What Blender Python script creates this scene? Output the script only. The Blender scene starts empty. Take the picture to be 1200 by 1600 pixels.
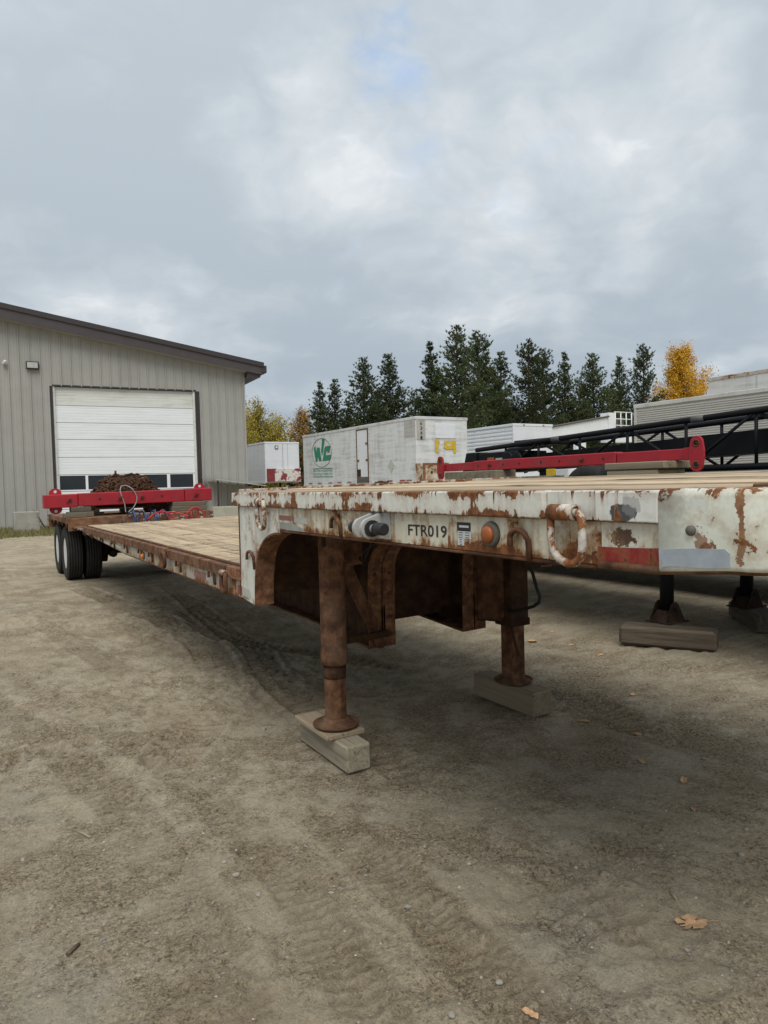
import bpy, bmesh, math, random
import numpy as np
from mathutils import Vector, Matrix
R = math.radians
random.seed(7); rng = np.random.default_rng(11)
scene = bpy.context.scene
COL = scene.collection

# ------------------------------------------------------------------ camera
cam_d = bpy.data.cameras.new('camera'); cam = bpy.data.objects.new('camera', cam_d); COL.objects.link(cam)
CR = Vector((0.85754062, -0.51378847, -0.02540631)); CU = Vector((0.04230859, 0.02122176, 0.99887918)); CF = Vector((0.51267344, 0.85765438, -0.03993619))
m = Matrix((( CR.x, CU.x, -CF.x, -1.52294), (CR.y, CU.y, -CF.y, -4.43313), (CR.z, CU.z, -CF.z, 1.65), (0, 0, 0, 1)))
cam.matrix_world = m
cam_d.sensor_fit = 'VERTICAL'; cam_d.sensor_height = 24.0; cam_d.lens = 24.0 * 1092.49 / 1600.0
cam_d.clip_start = 0.05; cam_d.clip_end = 3000
scene.camera = cam
# ------------------------------------------------------------------ view
scene.view_settings.view_transform = 'Standard'; scene.view_settings.look = 'None'
scene.view_settings.gamma = 1; scene.view_settings.exposure = 0.8; scene.view_settings.use_curve_mapping = False
scene.cycles.use_denoising = True
scene.cycles.max_bounces = 6; scene.cycles.diffuse_bounces = 4; scene.cycles.glossy_bounces = 3; scene.cycles.transmission_bounces = 3

# ------------------------------------------------------------------ node helper
class NT:
    def __init__(s, tree): s.t = tree; s.L = tree.links
    def n(s, typ, **kw):
        nd = s.t.nodes.new(typ)
        for k, v in kw.items(): setattr(nd, k, v)
        return nd
    def set(s, sock, v):
        if v is None: return
        if isinstance(v, bpy.types.NodeSocket): s.L.new(v, sock)
        else:
            if isinstance(v, (tuple, list)) and len(v) == 3 and sock.type == 'RGBA': v = (*v, 1)
            sock.default_value = v
    def math(s, op, a, b=None, c=None, clamp=False):
        nd = s.n('ShaderNodeMath', operation=op, use_clamp=clamp)
        s.set(nd.inputs[0], a); s.set(nd.inputs[1], b)
        if c is not None: s.set(nd.inputs[2], c)
        return nd.outputs[0]
    def add(s, a, b): return s.math('ADD', a, b)
    def mul(s, a, b): return s.math('MULTIPLY', a, b)
    def vmul(s, v, k):
        nd = s.n('ShaderNodeVectorMath', operation='MULTIPLY'); s.set(nd.inputs[0], v); s.set(nd.inputs[1], k); return nd.outputs[0]
    def vadd(s, v, k):
        nd = s.n('ShaderNodeVectorMath', operation='ADD'); s.set(nd.inputs[0], v); s.set(nd.inputs[1], k); return nd.outputs[0]
    def noise(s, v, scale, detail=4, rough=.55, dist=0, color=False):
        nd = s.n('ShaderNodeTexNoise'); s.set(nd.inputs['Vector'], v); nd.inputs['Scale'].default_value = scale
        nd.inputs['Detail'].default_value = detail; nd.inputs['Roughness'].default_value = rough; nd.inputs['Distortion'].default_value = dist
        return nd.outputs[1 if color else 0]
    def voro(s, v, scale, feature='F1', out=0, rand=1):
        nd = s.n('ShaderNodeTexVoronoi', feature=feature); s.set(nd.inputs['Vector'], v); nd.inputs['Scale'].default_value = scale
        nd.inputs['Randomness'].default_value = rand
        return nd.outputs[out]
    def step(s, v, a, b, lo=0., hi=1.):
        nd = s.n('ShaderNodeMapRange', interpolation_type='SMOOTHSTEP'); s.set(nd.inputs[0], v)
        nd.inputs[1].default_value = a; nd.inputs[2].default_value = b; nd.inputs[3].default_value = lo; nd.inputs[4].default_value = hi
        return nd.outputs[0]
    def lin(s, v, a, b, lo=0., hi=1.):
        nd = s.n('ShaderNodeMapRange'); s.set(nd.inputs[0], v)
        nd.inputs[1].default_value = a; nd.inputs[2].default_value = b; nd.inputs[3].default_value = lo; nd.inputs[4].default_value = hi
        return nd.outputs[0]
    def mix(s, f, a, b, mode='MIX'):
        nd = s.n('ShaderNodeMix', data_type='RGBA', blend_type=mode); s.set(nd.inputs[0], f); s.set(nd.inputs[6], a); s.set(nd.inputs[7], b)
        return nd.outputs[2]
    def ramp(s, f, stops, interp='LINEAR'):
        nd = s.n('ShaderNodeValToRGB'); s.set(nd.inputs[0], f); cr = nd.color_ramp; cr.interpolation = interp
        while len(cr.elements) < len(stops): cr.elements.new(.5)
        for e, (p, c) in zip(cr.elements, stops): e.position = p; e.color = (*c, 1)
        return nd.outputs[0]
    def sep(s, v):
        nd = s.n('ShaderNodeSeparateXYZ'); s.set(nd.inputs[0], v); return nd.outputs
    def comb(s, x, y, z):
        nd = s.n('ShaderNodeCombineXYZ'); s.set(nd.inputs[0], x); s.set(nd.inputs[1], y); s.set(nd.inputs[2], z); return nd.outputs[0]
    def pos(s): return s.n('ShaderNodeNewGeometry').outputs['Position']
    def rand(s): return s.n('ShaderNodeObjectInfo').outputs['Random']
    def obj(s): return s.n('ShaderNodeTexCoord').outputs['Object']
    def bump(s, h, strength=.4, dist=.01, normal=None):
        nd = s.n('ShaderNodeBump'); s.set(nd.inputs['Height'], h); nd.inputs['Strength'].default_value = strength; nd.inputs['Distance'].default_value = dist
        if normal is not None: s.L.new(normal, nd.inputs['Normal'])
        return nd.outputs[0]

# ------------------------------------------------------------------ world: grey broken overcast over a Nishita sky
world = bpy.data.worlds.new('World'); scene.world = world; world.use_nodes = True
SUN_EL, SUN_AZ = R(57), math.atan2(-0.48, -0.88)      # sun behind the camera, high; azimuth as atan2(x, y)
def build_world():
    t = NT(world.node_tree); world.node_tree.nodes.clear()
    out = t.n('ShaderNodeOutputWorld'); bg = t.n('ShaderNodeBackground'); bg.inputs[1].default_value = 0.1
    t.L.new(bg.outputs[0], out.inputs[0])
    sky = t.n('ShaderNodeTexSky'); sky.sky_type = 'NISHITA'; sky.sun_disc = False
    sky.sun_elevation = SUN_EL; sky.sun_rotation = SUN_AZ; sky.air_density = 1.2; sky.dust_density = 1.0
    d = t.n('ShaderNodeTexCoord').outputs['Generated']
    x, y, z = t.sep(d)
    zc = t.add(t.math('MAXIMUM', z, 0.0), 0.2)
    u = t.math('DIVIDE', x, zc); v = t.math('DIVIDE', y, zc)
    uv = t.comb(u, v, 3.7)
    d3 = t.comb(x, y, t.mul(z, 1.5))
    warp = t.vadd(d3, t.vmul(t.vadd(t.noise(d3, 4.0, 4, .55, color=True), (-.5, -.5, -.5)), (.15, .15, .15)))
    big = t.noise(t.vadd(warp, (5.3, 2.4, 4.2)), 1.7, 3, .5)
    mid = t.noise(t.vadd(warp, (.7, 5.1, 2.0)), 3.9, 7, .50)
    bil = t.math('ABSOLUTE', t.add(t.mul(t.noise(t.vadd(warp, (3.3, 1.7, .2)), 3.1, 6, .48), 2), -1))     # puffs with dark creases
    bil2 = t.math('ABSOLUTE', t.add(t.mul(t.noise(t.vadd(warp, (1.3, 4.7, 3.2)), 7.2, 6, .50), 2), -1))
    lay = t.noise(t.vadd(t.vmul(warp, (1, 1, 3.2)), (4.1, .6, 7.7)), 3.4, 6, .55)                            # flat layers low down
    fine = t.noise(t.vadd(warp, (7, 3, 0)), 17, 8, .58)
    b = t.add(t.add(t.add(t.mul(big, .55), t.mul(mid, .40)), t.mul(fine, .13)), t.add(t.mul(bil, .42), t.mul(bil2, .20)))
    b = t.add(b, t.mul(t.mul(t.add(lay, -.5), .75), t.step(z, .08, .42, 1, .15)))
    b = t.step(b, .50, .90)
    cloud = t.ramp(b, [(0, (2.86, 3.26, 3.62)), (.35, (3.42, 3.78, 4.08)), (.65, (3.98, 4.27, 4.50)), (1, (5.35, 5.48, 5.58))])
    el = t.lin(z, 0.0, .62, .0, 1.)
    cloud = t.mix(1, cloud, t.ramp(el, [(0, (.74, .765, .80)), (.25, (.85, .87, .89)), (.6, (.99, .99, .99)), (1, (1.09, 1.08, 1.07))]), 'MULTIPLY')
    # a small tear in the cloud where blue shows
    hd = t.n('ShaderNodeVectorMath', operation='DISTANCE'); t.L.new(d, hd.inputs[0]); hd.inputs[1].default_value = Vector((0.5512, 0.864, 0.5906)).normalized()
    hole = t.math('SUBTRACT', t.step(hd.outputs['Value'], .01, .10, 1, 0), t.lin(t.noise(warp, 9, 7, .6), .3, .7, 0., 1.))
    hole = t.mul(t.step(hole, -.15, .7), .62)
    hi = t.step(t.noise(t.vadd(uv, (4.4, 9.1, 0)), 1.5, 6, .6), .66, .8)
    hole = t.math('MAXIMUM', hole, t.mul(hi, .3))
    col = t.mix(hole, cloud, t.mix(1, sky.outputs[0], (1.55, 1.5, 1.45), 'MULTIPLY'))
    t.L.new(col, bg.inputs[0])
build_world()
sun_d = bpy.data.lights.new('sun', 'SUN'); sun = bpy.data.objects.new('sun', sun_d); COL.objects.link(sun)
sun_d.energy = 1.5; sun_d.angle = R(42); sun_d.color = (1, .965, .91)
sd = Vector((math.sin(SUN_AZ) * math.cos(SUN_EL), math.cos(SUN_AZ) * math.cos(SUN_EL), math.sin(SUN_EL)))
sun.rotation_euler = sd.to_track_quat('Z', 'Y').to_euler()

# ------------------------------------------------------------------ mesh helper
class MB:
    def __init__(s): s.bm = bmesh.new()
    def box(s, x0, x1, y0, y1, z0, z1, bev=0.0, mat=None, seg=1):
        r = bmesh.ops.create_cube(s.bm, size=1.0)
        vs = r['verts']
        M = Matrix.Translation(((x0 + x1) / 2, (y0 + y1) / 2, (z0 + z1) / 2)) @ Matrix.Diagonal((abs(x1 - x0), abs(y1 - y0), abs(z1 - z0), 1))
        if mat is not None: M = mat @ M
        bmesh.ops.transform(s.bm, matrix=M, verts=vs)
        if bev > 0:
            es = list({e for v in vs for e in v.link_edges})
            bmesh.ops.bevel(s.bm, geom=es, offset=bev, segments=seg, affect='EDGES', profile=.5)
        return s
    def poly(s, pts, ext):
        """closed polygon pts (3D) extruded by vector ext"""
        e = Vector(ext); a = [s.bm.verts.new(Vector(p)) for p in pts]; b = [s.bm.verts.new(Vector(p) + e) for p in pts]
        n = len(a); s.bm.faces.new(a); s.bm.faces.new(b[::-1])
        for i in range(n): s.bm.faces.new((a[i], b[i], b[(i + 1) % n], a[(i + 1) % n]))
        return s
    def strip(s, path, wid, thick_dir):
        """ribbon along path, width vector wid, thickness offsets per point (list of vectors) or one vector"""
        w = Vector(wid); rows = []
        for i, p in enumerate(path):
            td = Vector(thick_dir[i] if isinstance(thick_dir, list) else thick_dir); p = Vector(p)
            rows.append([s.bm.verts.new(q) for q in (p, p + w, p + w + td, p + td)])
        for i in range(len(rows) - 1):
            for k in range(4): s.bm.faces.new((rows[i][k], rows[i][(k + 1) % 4], rows[i + 1][(k + 1) % 4], rows[i + 1][k]))
        s.bm.faces.new(rows[0]); s.bm.faces.new(rows[-1][::-1])
        return s
    def tube(s, pts, r, n=10, closed=False, cap=True, flat=1.0):
        pts = [Vector(p) for p in pts]; rings = []; N = len(pts)
        rr = r if isinstance(r, (list, tuple)) else [r] * N
        prev = None
        for i, p in enumerate(pts):
            if closed: tdir = pts[(i + 1) % N] - pts[i - 1]
            else: tdir = pts[min(i + 1, N - 1)] - pts[max(i - 1, 0)]
            tdir.normalize()
            if prev is None:
                a = Vector((0, 0, 1)) if abs(tdir.z) < .9 else Vector((1, 0, 0))
                u = tdir.cross(a).normalized()
            else:
                u = (prev - tdir * prev.dot(tdir)).normalized()
            prev = u; w = tdir.cross(u)
            rings.append([s.bm.verts.new(p + (u * math.cos(2 * math.pi * k / n) + w * math.sin(2 * math.pi * k / n) * flat) * rr[i]) for k in range(n)])
        for i in range(N if closed else N - 1):
            a, b = rings[i], rings[(i + 1) % N]
            for k in range(n):
                f = s.bm.faces.new((a[k], a[(k + 1) % n], b[(k + 1) % n], b[k])); f.smooth = True
        if cap and not closed:
            s.bm.faces.new(rings[0][::-1]); s.bm.faces.new(rings[-1])
        return s
    def lathe(s, prof, c, axis='z', n=24, smooth=True, closed=False):
        """prof list of (r, h) about axis through c"""
        c = Vector(c); rings = []
        for r, h in prof:
            ring = []
            for k in range(n):
                a = 2 * math.pi * k / n; q = (r * math.cos(a), r * math.sin(a))
                if axis == 'z': v = Vector((q[0], q[1], h))
                elif axis == 'x': v = Vector((h, q[0], q[1]))
                else: v = Vector((q[0], h, q[1]))
                ring.append(s.bm.verts.new(c + v))
            rings.append(ring)
        M = len(rings)
        for i in range(M if closed else M - 1):
            a, b = rings[i], rings[(i + 1) % M]
            for k in range(n):
                f = s.bm.faces.new((a[k], a[(k + 1) % n], b[(k + 1) % n], b[k])); f.smooth = smooth
        if not closed:
            if prof[0][0] > 1e-5: s.bm.faces.new(rings[0][::-1])
            if prof[-1][0] > 1e-5: s.bm.faces.new(rings[-1])
        return s
    def quad(s, *p):
        s.bm.faces.new([s.bm.verts.new(Vector(q)) for q in p]); return s
    def xf(s, fn):
        for v in s.bm.verts: v.co = Vector(fn(v.co))
        return s
    def mesh(s, name):
        bmesh.ops.recalc_face_normals(s.bm, faces=s.bm.faces)
        me = bpy.data.meshes.new(name); s.bm.to_mesh(me); s.bm.free(); return me

def smooth_path(pts, n=6):
    out = []
    for i in range(len(pts) - 1):
        p0, p1, p2, p3 = [Vector(pts[j]) for j in (max(i - 1, 0), i, i + 1, min(i + 2, len(pts) - 1))]
        for k in range(n):
            u = k / n; out.append(.5 * ((2 * p1) + (-p0 + p2) * u + (2 * p0 - 5 * p1 + 4 * p2 - p3) * u * u + (-p0 + 3 * p1 - 3 * p2 + p3) * u ** 3))
    return out + [Vector(pts[-1])]

SR = 0.0176
def tilt(v): return (v.x, v.y, v.z + SR * v.x)

def link(name, data, parent=None, mat=None):
    o = bpy.data.objects.new(name, data); COL.objects.link(o)
    if data is not None and mat is not None:
        data.materials.clear(); data.materials.append(mat)
    if parent is not None:
        o.parent = parent
    return o
def tag(o, label=None, cat=None, group=None, kind=None):
    if label: o['label'] = label
    if cat: o['category'] = cat
    if group: o['group'] = group
    if kind: o['kind'] = kind
    return o
def thing(name, loc, label, cat, group=None, rz=0):
    o = bpy.data.objects.new(name, None); COL.objects.link(o); o.location = loc; o.rotation_euler = (0, 0, rz)
    o.empty_display_size = .2
    return tag(o, label, cat, group)
def part(name, mb, mat, parent, world_coords=True):
    """child built in world coordinates (parent has no rotation) or in the parent's own coordinates"""
    o = link(name, mb.mesh(name), parent, mat)
    if world_coords and parent is not None:
        off = -Vector(parent.location)
        pp = parent.parent
        if pp is not None: off = Vector((0, 0, 0))
        o.matrix_parent_inverse = Matrix.Translation(off)
    return o
def sub(name, mb, mat, parent):
    """sub-part of a part built in world coordinates: the part itself already carries the offset"""
    o = link(name, mb.mesh(name), parent, mat); return o
def solo(name, mb, mat, label, cat, group=None, kind=None):
    """one-mesh thing built in world coordinates; origin moved to its base centre"""
    me = mb.mesh(name); co = np.empty(len(me.vertices) * 3, 'f'); me.vertices.foreach_get('co', co); co = co.reshape(-1, 3)
    c = Vector(((co[:, 0].min() + co[:, 0].max()) / 2, (co[:, 1].min() + co[:, 1].max()) / 2, co[:, 2].min()))
    me.transform(Matrix.Translation(-c)); o = link(name, me, None, mat); o.location = c
    return tag(o, label, cat, group, kind)

# ------------------------------------------------------------------ materials
MATS = {}
def material(name):
    mt = bpy.data.materials.new(name); mt.use_nodes = True; MATS[name] = mt
    t = NT(mt.node_tree); bs = mt.node_tree.nodes['Principled BSDF']
    return mt, t, bs
def simple(name, col, rough=.6, metal=0, var=.12, scale=6, bump=.0, spec=.4, rnd=0.0):
    mt, t, bs = material(name); p = t.pos()
    n = t.noise(p, scale, 6, .6)
    k = t.lin(n, .25, .75, 1 - var, 1 + var)
    if rnd: k = t.mul(k, t.lin(t.rand(), 0, 1, 1 - rnd, 1 + rnd))
    c = t.mix(1, col, t.comb(k, k, k), 'MULTIPLY')
    t.set(bs.inputs['Base Color'], c); bs.inputs['Roughness'].default_value = rough; bs.inputs['Metallic'].default_value = metal
    bs.inputs['Specular IOR Level'].default_value = spec
    if bump: t.set(bs.inputs['Normal'], t.bump(t.noise(p, scale * 6, 5, .6), bump, .004))
    return mt
RUST_STOPS = [(.22, (.045, .018, .010)), (.42, (.13, .050, .020)), (.56, (.22, .085, .030)), (.80, (.38, .17, .060))]
def rust_paint(name, paint, thr=.62, edges=None, streak=.22, scale=7, seed=0.0, rough=.5, stain=.5, patches=None, edge_amt=.2, dirt=.25, edge_w=.03, stripes='y', streaks=.12):
    """flaking paint over rust; patches: list of (y, z, ry, rz, colour, soft) painted marks with their own shape"""
    mt, t, bs = material(name); p0 = t.pos(); p = t.vadd(p0, (seed, seed * .7, seed * .3)); x, y, z = t.sep(p0)
    n1 = t.noise(p, scale, 10, .66, .3)
    sc = (3, 34, 2.2) if stripes == 'y' else (34, 34, 2.2)
    n2 = t.noise(t.vmul(p, sc), 1.0, 6, .62)
    n3 = t.noise(p, 42, 6, .7)
    mval = t.add(t.add(n1, t.mul(t.add(n2, -.5), streak)), t.mul(t.add(n3, -.5), .22))
    if edges:
        drips = None; halo = None
        for z0, sgn in edges:            # sgn +1: rust runs down from z0, -1: creeps up from z0
            dd = t.mul(t.math('SUBTRACT', z0, z), sgn)
            s2 = t.noise(t.vadd(t.vmul(p, (3, 48 if sgn > 0 else 26, 2.0)), (0, 0, sgn * 3)), 1.0, 4, .6)
            lf = t.step(t.noise(t.vadd(t.vmul(p, (3, 5.5, 1.0)), (0, sgn * 5, 0)), 1.0, 3, .6), .40, .62)
            ln = t.add(.0022, t.mul(t.mul(t.math('POWER', t.step(s2, .50, .80), 1.2), lf), edge_w * (3.4 if sgn > 0 else 2.2)))
            ln = t.add(ln, t.mul(t.add(n3, -.5), .010))
            e = t.math('MULTIPLY', t.math('SUBTRACT', ln, dd), 500, clamp=True)
            drips = e if drips is None else t.math('MAXIMUM', drips, e)
            hl = t.mul(t.math('MULTIPLY', t.math('SUBTRACT', t.mul(ln, 2.2), dd), 45, clamp=True), lf)
            halo = hl if halo is None else t.math('MAXIMUM', halo, hl)
            mval = t.add(mval, t.mul(t.step(dd, 0, edge_w * 1.6, 1, 0), edge_amt * .55))
    rmask = t.step(mval, thr, thr + .022)
    if edges: rmask = t.math('MAXIMUM', rmask, drips)
    smask = t.mul(t.step(mval, thr - .15, thr + .01), stain)
    rustc = t.ramp(t.noise(p, 26, 8, .7), RUST_STOPS)
    dirtn = t.noise(t.vmul(p, (6, 9, 2)), 1, 7, .62)
    base = t.mix(t.mul(t.step(dirtn, .45, .75), dirt), paint, (.30, .26, .19))
    fine = t.lin(t.noise(p, 60, 4, .6), .3, .7, .93, 1.05); base = t.mix(1, base, t.comb(fine, fine, fine), 'MULTIPLY')
    if patches:
        for (py, pz, ry, rz, pc, a) in patches:
            q = t.comb(0.0, t.mul(t.add(y, -py), 1 / ry), t.mul(t.add(z, -pz), 1 / rz))
            ln = t.n('ShaderNodeVectorMath', operation='LENGTH'); t.L.new(q, ln.inputs[0])
            rusty = pc[0] > 1.5 * pc[2]
            dd = t.add(ln.outputs['Value'], t.mul(t.add(t.noise(t.vadd(p, (py * 3, pz, 0)), 75 if rusty else 32, 8, .68), -.5), 3.2 if rusty else 2.0))
            base = t.mix(t.mul(t.step(dd, .86, .98 if rusty else 1.06, 1, 0), a), base, rustc if rusty and pc[0] > .11 else pc)
    base = t.mix(smask, base, (.30, .155, .06))
    st2 = t.step(t.add(t.mul(t.noise(t.vmul(p, (3, 15, 1.6)), 1.0, 5, .6), .7), t.mul(n1, .3)), .47, .66)
    base = t.mix(t.mul(st2, streaks), base, (.34, .23, .11))
    if edges: base = t.mix(t.mul(halo, .5), base, (.36, .19, .08))
    col = t.mix(rmask, base, rustc)
    t.set(bs.inputs['Base Color'], col)
    t.set(bs.inputs['Roughness'], t.lin(rmask, 0, 1, rough, .92)); bs.inputs['Specular IOR Level'].default_value = .35
    h = t.add(t.mul(rmask, t.lin(n3, .3, .7, -.6, -1.1)), t.mul(n1, .15))
    t.set(bs.inputs['Normal'], t.bump(h, .55, .0025))
    return mt
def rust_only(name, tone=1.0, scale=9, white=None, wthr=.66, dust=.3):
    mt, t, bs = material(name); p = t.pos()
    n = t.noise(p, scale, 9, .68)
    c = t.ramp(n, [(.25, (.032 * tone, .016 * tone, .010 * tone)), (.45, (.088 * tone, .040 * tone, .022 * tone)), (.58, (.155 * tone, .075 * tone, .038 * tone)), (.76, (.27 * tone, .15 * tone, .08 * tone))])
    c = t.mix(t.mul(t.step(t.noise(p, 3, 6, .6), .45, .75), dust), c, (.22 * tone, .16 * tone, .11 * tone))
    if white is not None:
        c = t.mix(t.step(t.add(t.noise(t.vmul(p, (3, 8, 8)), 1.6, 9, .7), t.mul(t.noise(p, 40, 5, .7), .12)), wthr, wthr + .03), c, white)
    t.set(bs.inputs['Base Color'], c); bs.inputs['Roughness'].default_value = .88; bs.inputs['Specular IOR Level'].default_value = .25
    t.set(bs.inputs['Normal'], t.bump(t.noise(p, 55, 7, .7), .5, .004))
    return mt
def wood(name, c0, c1, c2, axis='y', rnd=.25, stain=.5, cs=1.0, worn=0.0):
    mt, t, bs = material(name); p = t.pos(); r = t.rand()
    pr = t.vadd(p, t.comb(t.mul(r, 17.), t.mul(r, 31.), t.mul(r, 9.)))
    S = {'y': (38, 1.6, 38), 'x': (1.6, 38, 38)}[axis]
    g = t.noise(t.vmul(pr, S), cs, 8, .65, .4)
    c = t.ramp(g, [(.22, c0), (.48, c1), (.8, c2)])
    k = t.lin(r, 0, 1, 1 - rnd, 1 + rnd); c = t.mix(1, c, t.comb(k, k, t.mul(k, .98)), 'MULTIPLY')
    st = t.noise(t.vmul(pr, {'y': (9, 2.2, 9), 'x': (2.2, 9, 9)}[axis]), 1.3, 8, .68)
    c = t.mix(t.mul(t.step(st, .52, .72), stain), c, (.060, .048, .036))
    cr = t.step(t.noise(t.vmul(pr, {'y': (48, 1.1, 48), 'x': (1.1, 48, 48)}[axis]), 1, 5, .6), .60, .66)
    c = t.mix(t.mul(cr, .75), c, (.035, .026, .018))
    if worn:
        w = t.step(t.noise(t.vmul(pr, (16, 1.8, 16)) if axis == 'y' else pr, 1, 7, .7), .55, .68)
        # short dark chips lying across the boards, as chain and track marks leave
        ch = t.step(t.noise(t.vmul(p, (2.2, 13, 1)), 1.1, 6, .6), .53, .62)
        c = t.mix(t.mul(ch, worn), c, (.10, .078, .055))
    t.set(bs.inputs['Base Color'], c); bs.inputs['Roughness'].default_value = .85; bs.inputs['Specular IOR Level'].default_value = .2
    t.set(bs.inputs['Normal'], t.bump(g, .5, .004))
    return mt
def van_paint(name, col, grime=.35, seed=0., zb=(1.5, 4.4), grime_col=(.24, .22, .19), vert=(2.2, 2.2, .5)):
    mt, t, bs = material(name); p = t.vadd(t.pos(), (seed, seed, 0))
    a = t.noise(t.vmul(p, vert), 1.0, 8, .62)
    b = t.noise(t.vmul(p, (.7, .7, 9)), 1.0, 7, .62)
    gm = t.mul(t.step(t.add(t.mul(a, .55), t.mul(b, .5)), .46, .74), grime)
    c = t.mix(gm, col, grime_col)
    c = t.mix(t.mul(t.step(t.noise(p, 3.5, 8, .7), .66, .72), grime * .8), c, (.17, .11, .07))
    t.set(bs.inputs['Base Color'], c); bs.inputs['Roughness'].default_value = .5; bs.inputs['Specular IOR Level'].default_value = .35
    return mt

UZ0, UZ1, UZW = 1.40, 1.53, 1.617
M_FLANGE = rust_paint('flange_white_rusty', (.70, .695, .63), .605, [(1.619, 1), (1.53, -1)], streak=.36, scale=5.5, edge_amt=.20, edge_w=.032, stain=.30, dirt=.12)
M_WEB = rust_paint('web_white_stained', (.68, .645, .52), .615, [(1.40, -1)], streak=.34, scale=5, seed=3.1, edge_amt=.26, edge_w=.03, stain=.9, dirt=.45, streaks=.75)
M_NOSE = rust_paint('nose_white_patched', (.68, .695, .60), .632, [(1.622, 1), (1.405, -1)], streak=.10, scale=6, seed=8.4, edge_amt=.22, edge_w=.03, stain=.35, dirt=.10,
    patches=[(-3.30, 1.575, .035, .035, (.46, .46, .44), .4), (-3.37, 1.58, .03, .022, (.46, .46, .44), .35), (-3.30, 1.515, .02, .02, (.46, .46, .44), .25),
             (-3.475, 1.585, .012, .03, (.16, .06, .025), .95), (-3.478, 1.53, .007, .05, (.18, .07, .03), .95), (-3.475, 1.47, .010, .03, (.22, .09, .035), .9), (-3.375, 1.492, .016, .03, (.25, .11, .04), .8), (-3.395, 1.478, .02, .014, (.12, .05, .025), .95)])
M_FLANGE2 = rust_paint('flange_patch_panel', (.70, .70, .65), .66, [(1.619, 1), (1.53, -1)], streak=.16, scale=6, seed=5.2, edge_amt=.2, edge_w=.03, stain=.3, dirt=.15,
    patches=[(-3.145, 1.555, .042, .024, (.035, .036, .04), .95), (-3.17, 1.575, .03, .03, (.25, .25, .25), .55)])
M_WEB2 = rust_paint('web_brown_patch', (.68, .655, .55), .66, [(1.40, -1)], streak=.3, scale=6, seed=2.2, edge_amt=.24, edge_w=.03, stain=.9, dirt=.5, streaks=.8,
    patches=[(-3.125, 1.485, .042, .026, (.10, .055, .035), 1.0)])
M_GUSSET = rust_paint('gusset_white', (.68, .68, .625), .61, None, streak=.36, scale=6.5, seed=1.7, stain=.6, dirt=.3, streaks=.35)
M_LOWRAIL = rust_only('low_rail_rusty', 1.25, 7, (.46, .46, .42), .68)
M_LOWWEB = rust_paint('low_web_stained', (.42, .42, .36), .585, [(.92, -1)], streak=.32, scale=6, seed=6.1, edge_amt=.14, stain=.9, dirt=.6)
M_RING = rust_paint('ring_white_rust', (.60, .60, .56), .49, None, streak=.05, scale=13, seed=3.4, stain=.6)
M_RUST = rust_only('rust_brown', .9)
M_RUSTD = rust_only('rust_shaded', .42, dust=.05)  # rust colour darkened to stand for underframe parts lying in shade
M_RUSTL = rust_only('rust_leg', 1.05, 14, dust=.35)
M_RUSTB = rust_only('rust_bracket', 1.5, 18, dust=.15)
M_RUSTO = rust_only('rust_orange', 1.9, 22, dust=.1)
M_REARDECK = rust_only('rear_deck_brown', 1.25, 4, dust=.6)
M_REARW = rust_only('rear_frame_rust_white', 1.1, 6, (.45, .45, .42), .62)
M_DECKU = wood('deck_upper', (.20, .145, .095), (.40, .31, .215), (.52, .42, .31), 'y', .42, .5, .6)
M_DECKL = wood('deck_lower', (.25, .185, .12), (.45, .345, .23), (.57, .46, .325), 'y', .16, .35, .8, worn=.85)
M_BLOCK = wood('block_grey', (.13, .105, .072), (.27, .235, .175), (.40, .36, .28), 'y', .10, .35, .7)
M_BLOCKT = wood('block_tan', (.17, .13, .085), (.28, .22, .15), (.36, .29, .21), 'y', .15, .2, .7)
M_CRIB = wood('crib_weathered', (.085, .072, .052), (.165, .142, .105), (.25, .22, .165), 'x', .35, .35, .35)
M_CRIBY = wood('crib_weathered_long', (.11, .09, .06), (.22, .185, .13), (.33, .285, .21), 'y', .35, .35, .35)
M_STEEL = simple('pin_steel', (.42, .42, .40), .35, .7, .15, 20)
M_GREYP = simple('grey_lug', (.40, .40, .38), .5, 0, .12, 14)
M_BLACKR = simple('black_rubber', (.018, .018, .02), .55, 0, .2, 20)
M_BLACKP = simple('black_paint', (.006, .0065, .008), .55, 0, .25, 5, spec=.18)
M_COLLAR = simple('collar_grey', (.10, .10, .10), .6)
M_TYRE = simple('tyre_rubber', (.030, .029, .027), .82, 0, .3, 9, spec=.25)
M_RIM = simple('rim_white', (.62, .63, .62), .5, 0, .12, 9)
M_RED = None
M_AMBER = simple('amber_lens', (.30, .085, .022), .45, 0, .2, 40)
M_GASKET = simple('gasket_grey', (.11, .10, .085), .7, 0, .2, 30)
M_DECAL = simple('black_decal', (.025, .025, .027), .6, 0, .1, 20)
M_DECALW = simple('white_decal', (.62, .64, .66), .5, 0, .06, 40)
M_TAPER = rust_paint('red_tape', (.25, .020, .018), .60, None, streak=.1, scale=14, seed=9, stain=.3, dirt=.55)
M_TAPES = simple('silver_tape', (.36, .40, .44), .4, .1, .16, 25, bump=.15)
M_TAPEF = simple('faded_tape', (.27, .12, .10), .6, 0, .3, 22)
M_TAPEW = simple('pale_tape', (.44, .45, .41), .55, 0, .18, 22)
M_PLATE = simple('bare_plate', (.36, .37, .36), .4, .5, .18, 12)
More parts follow.
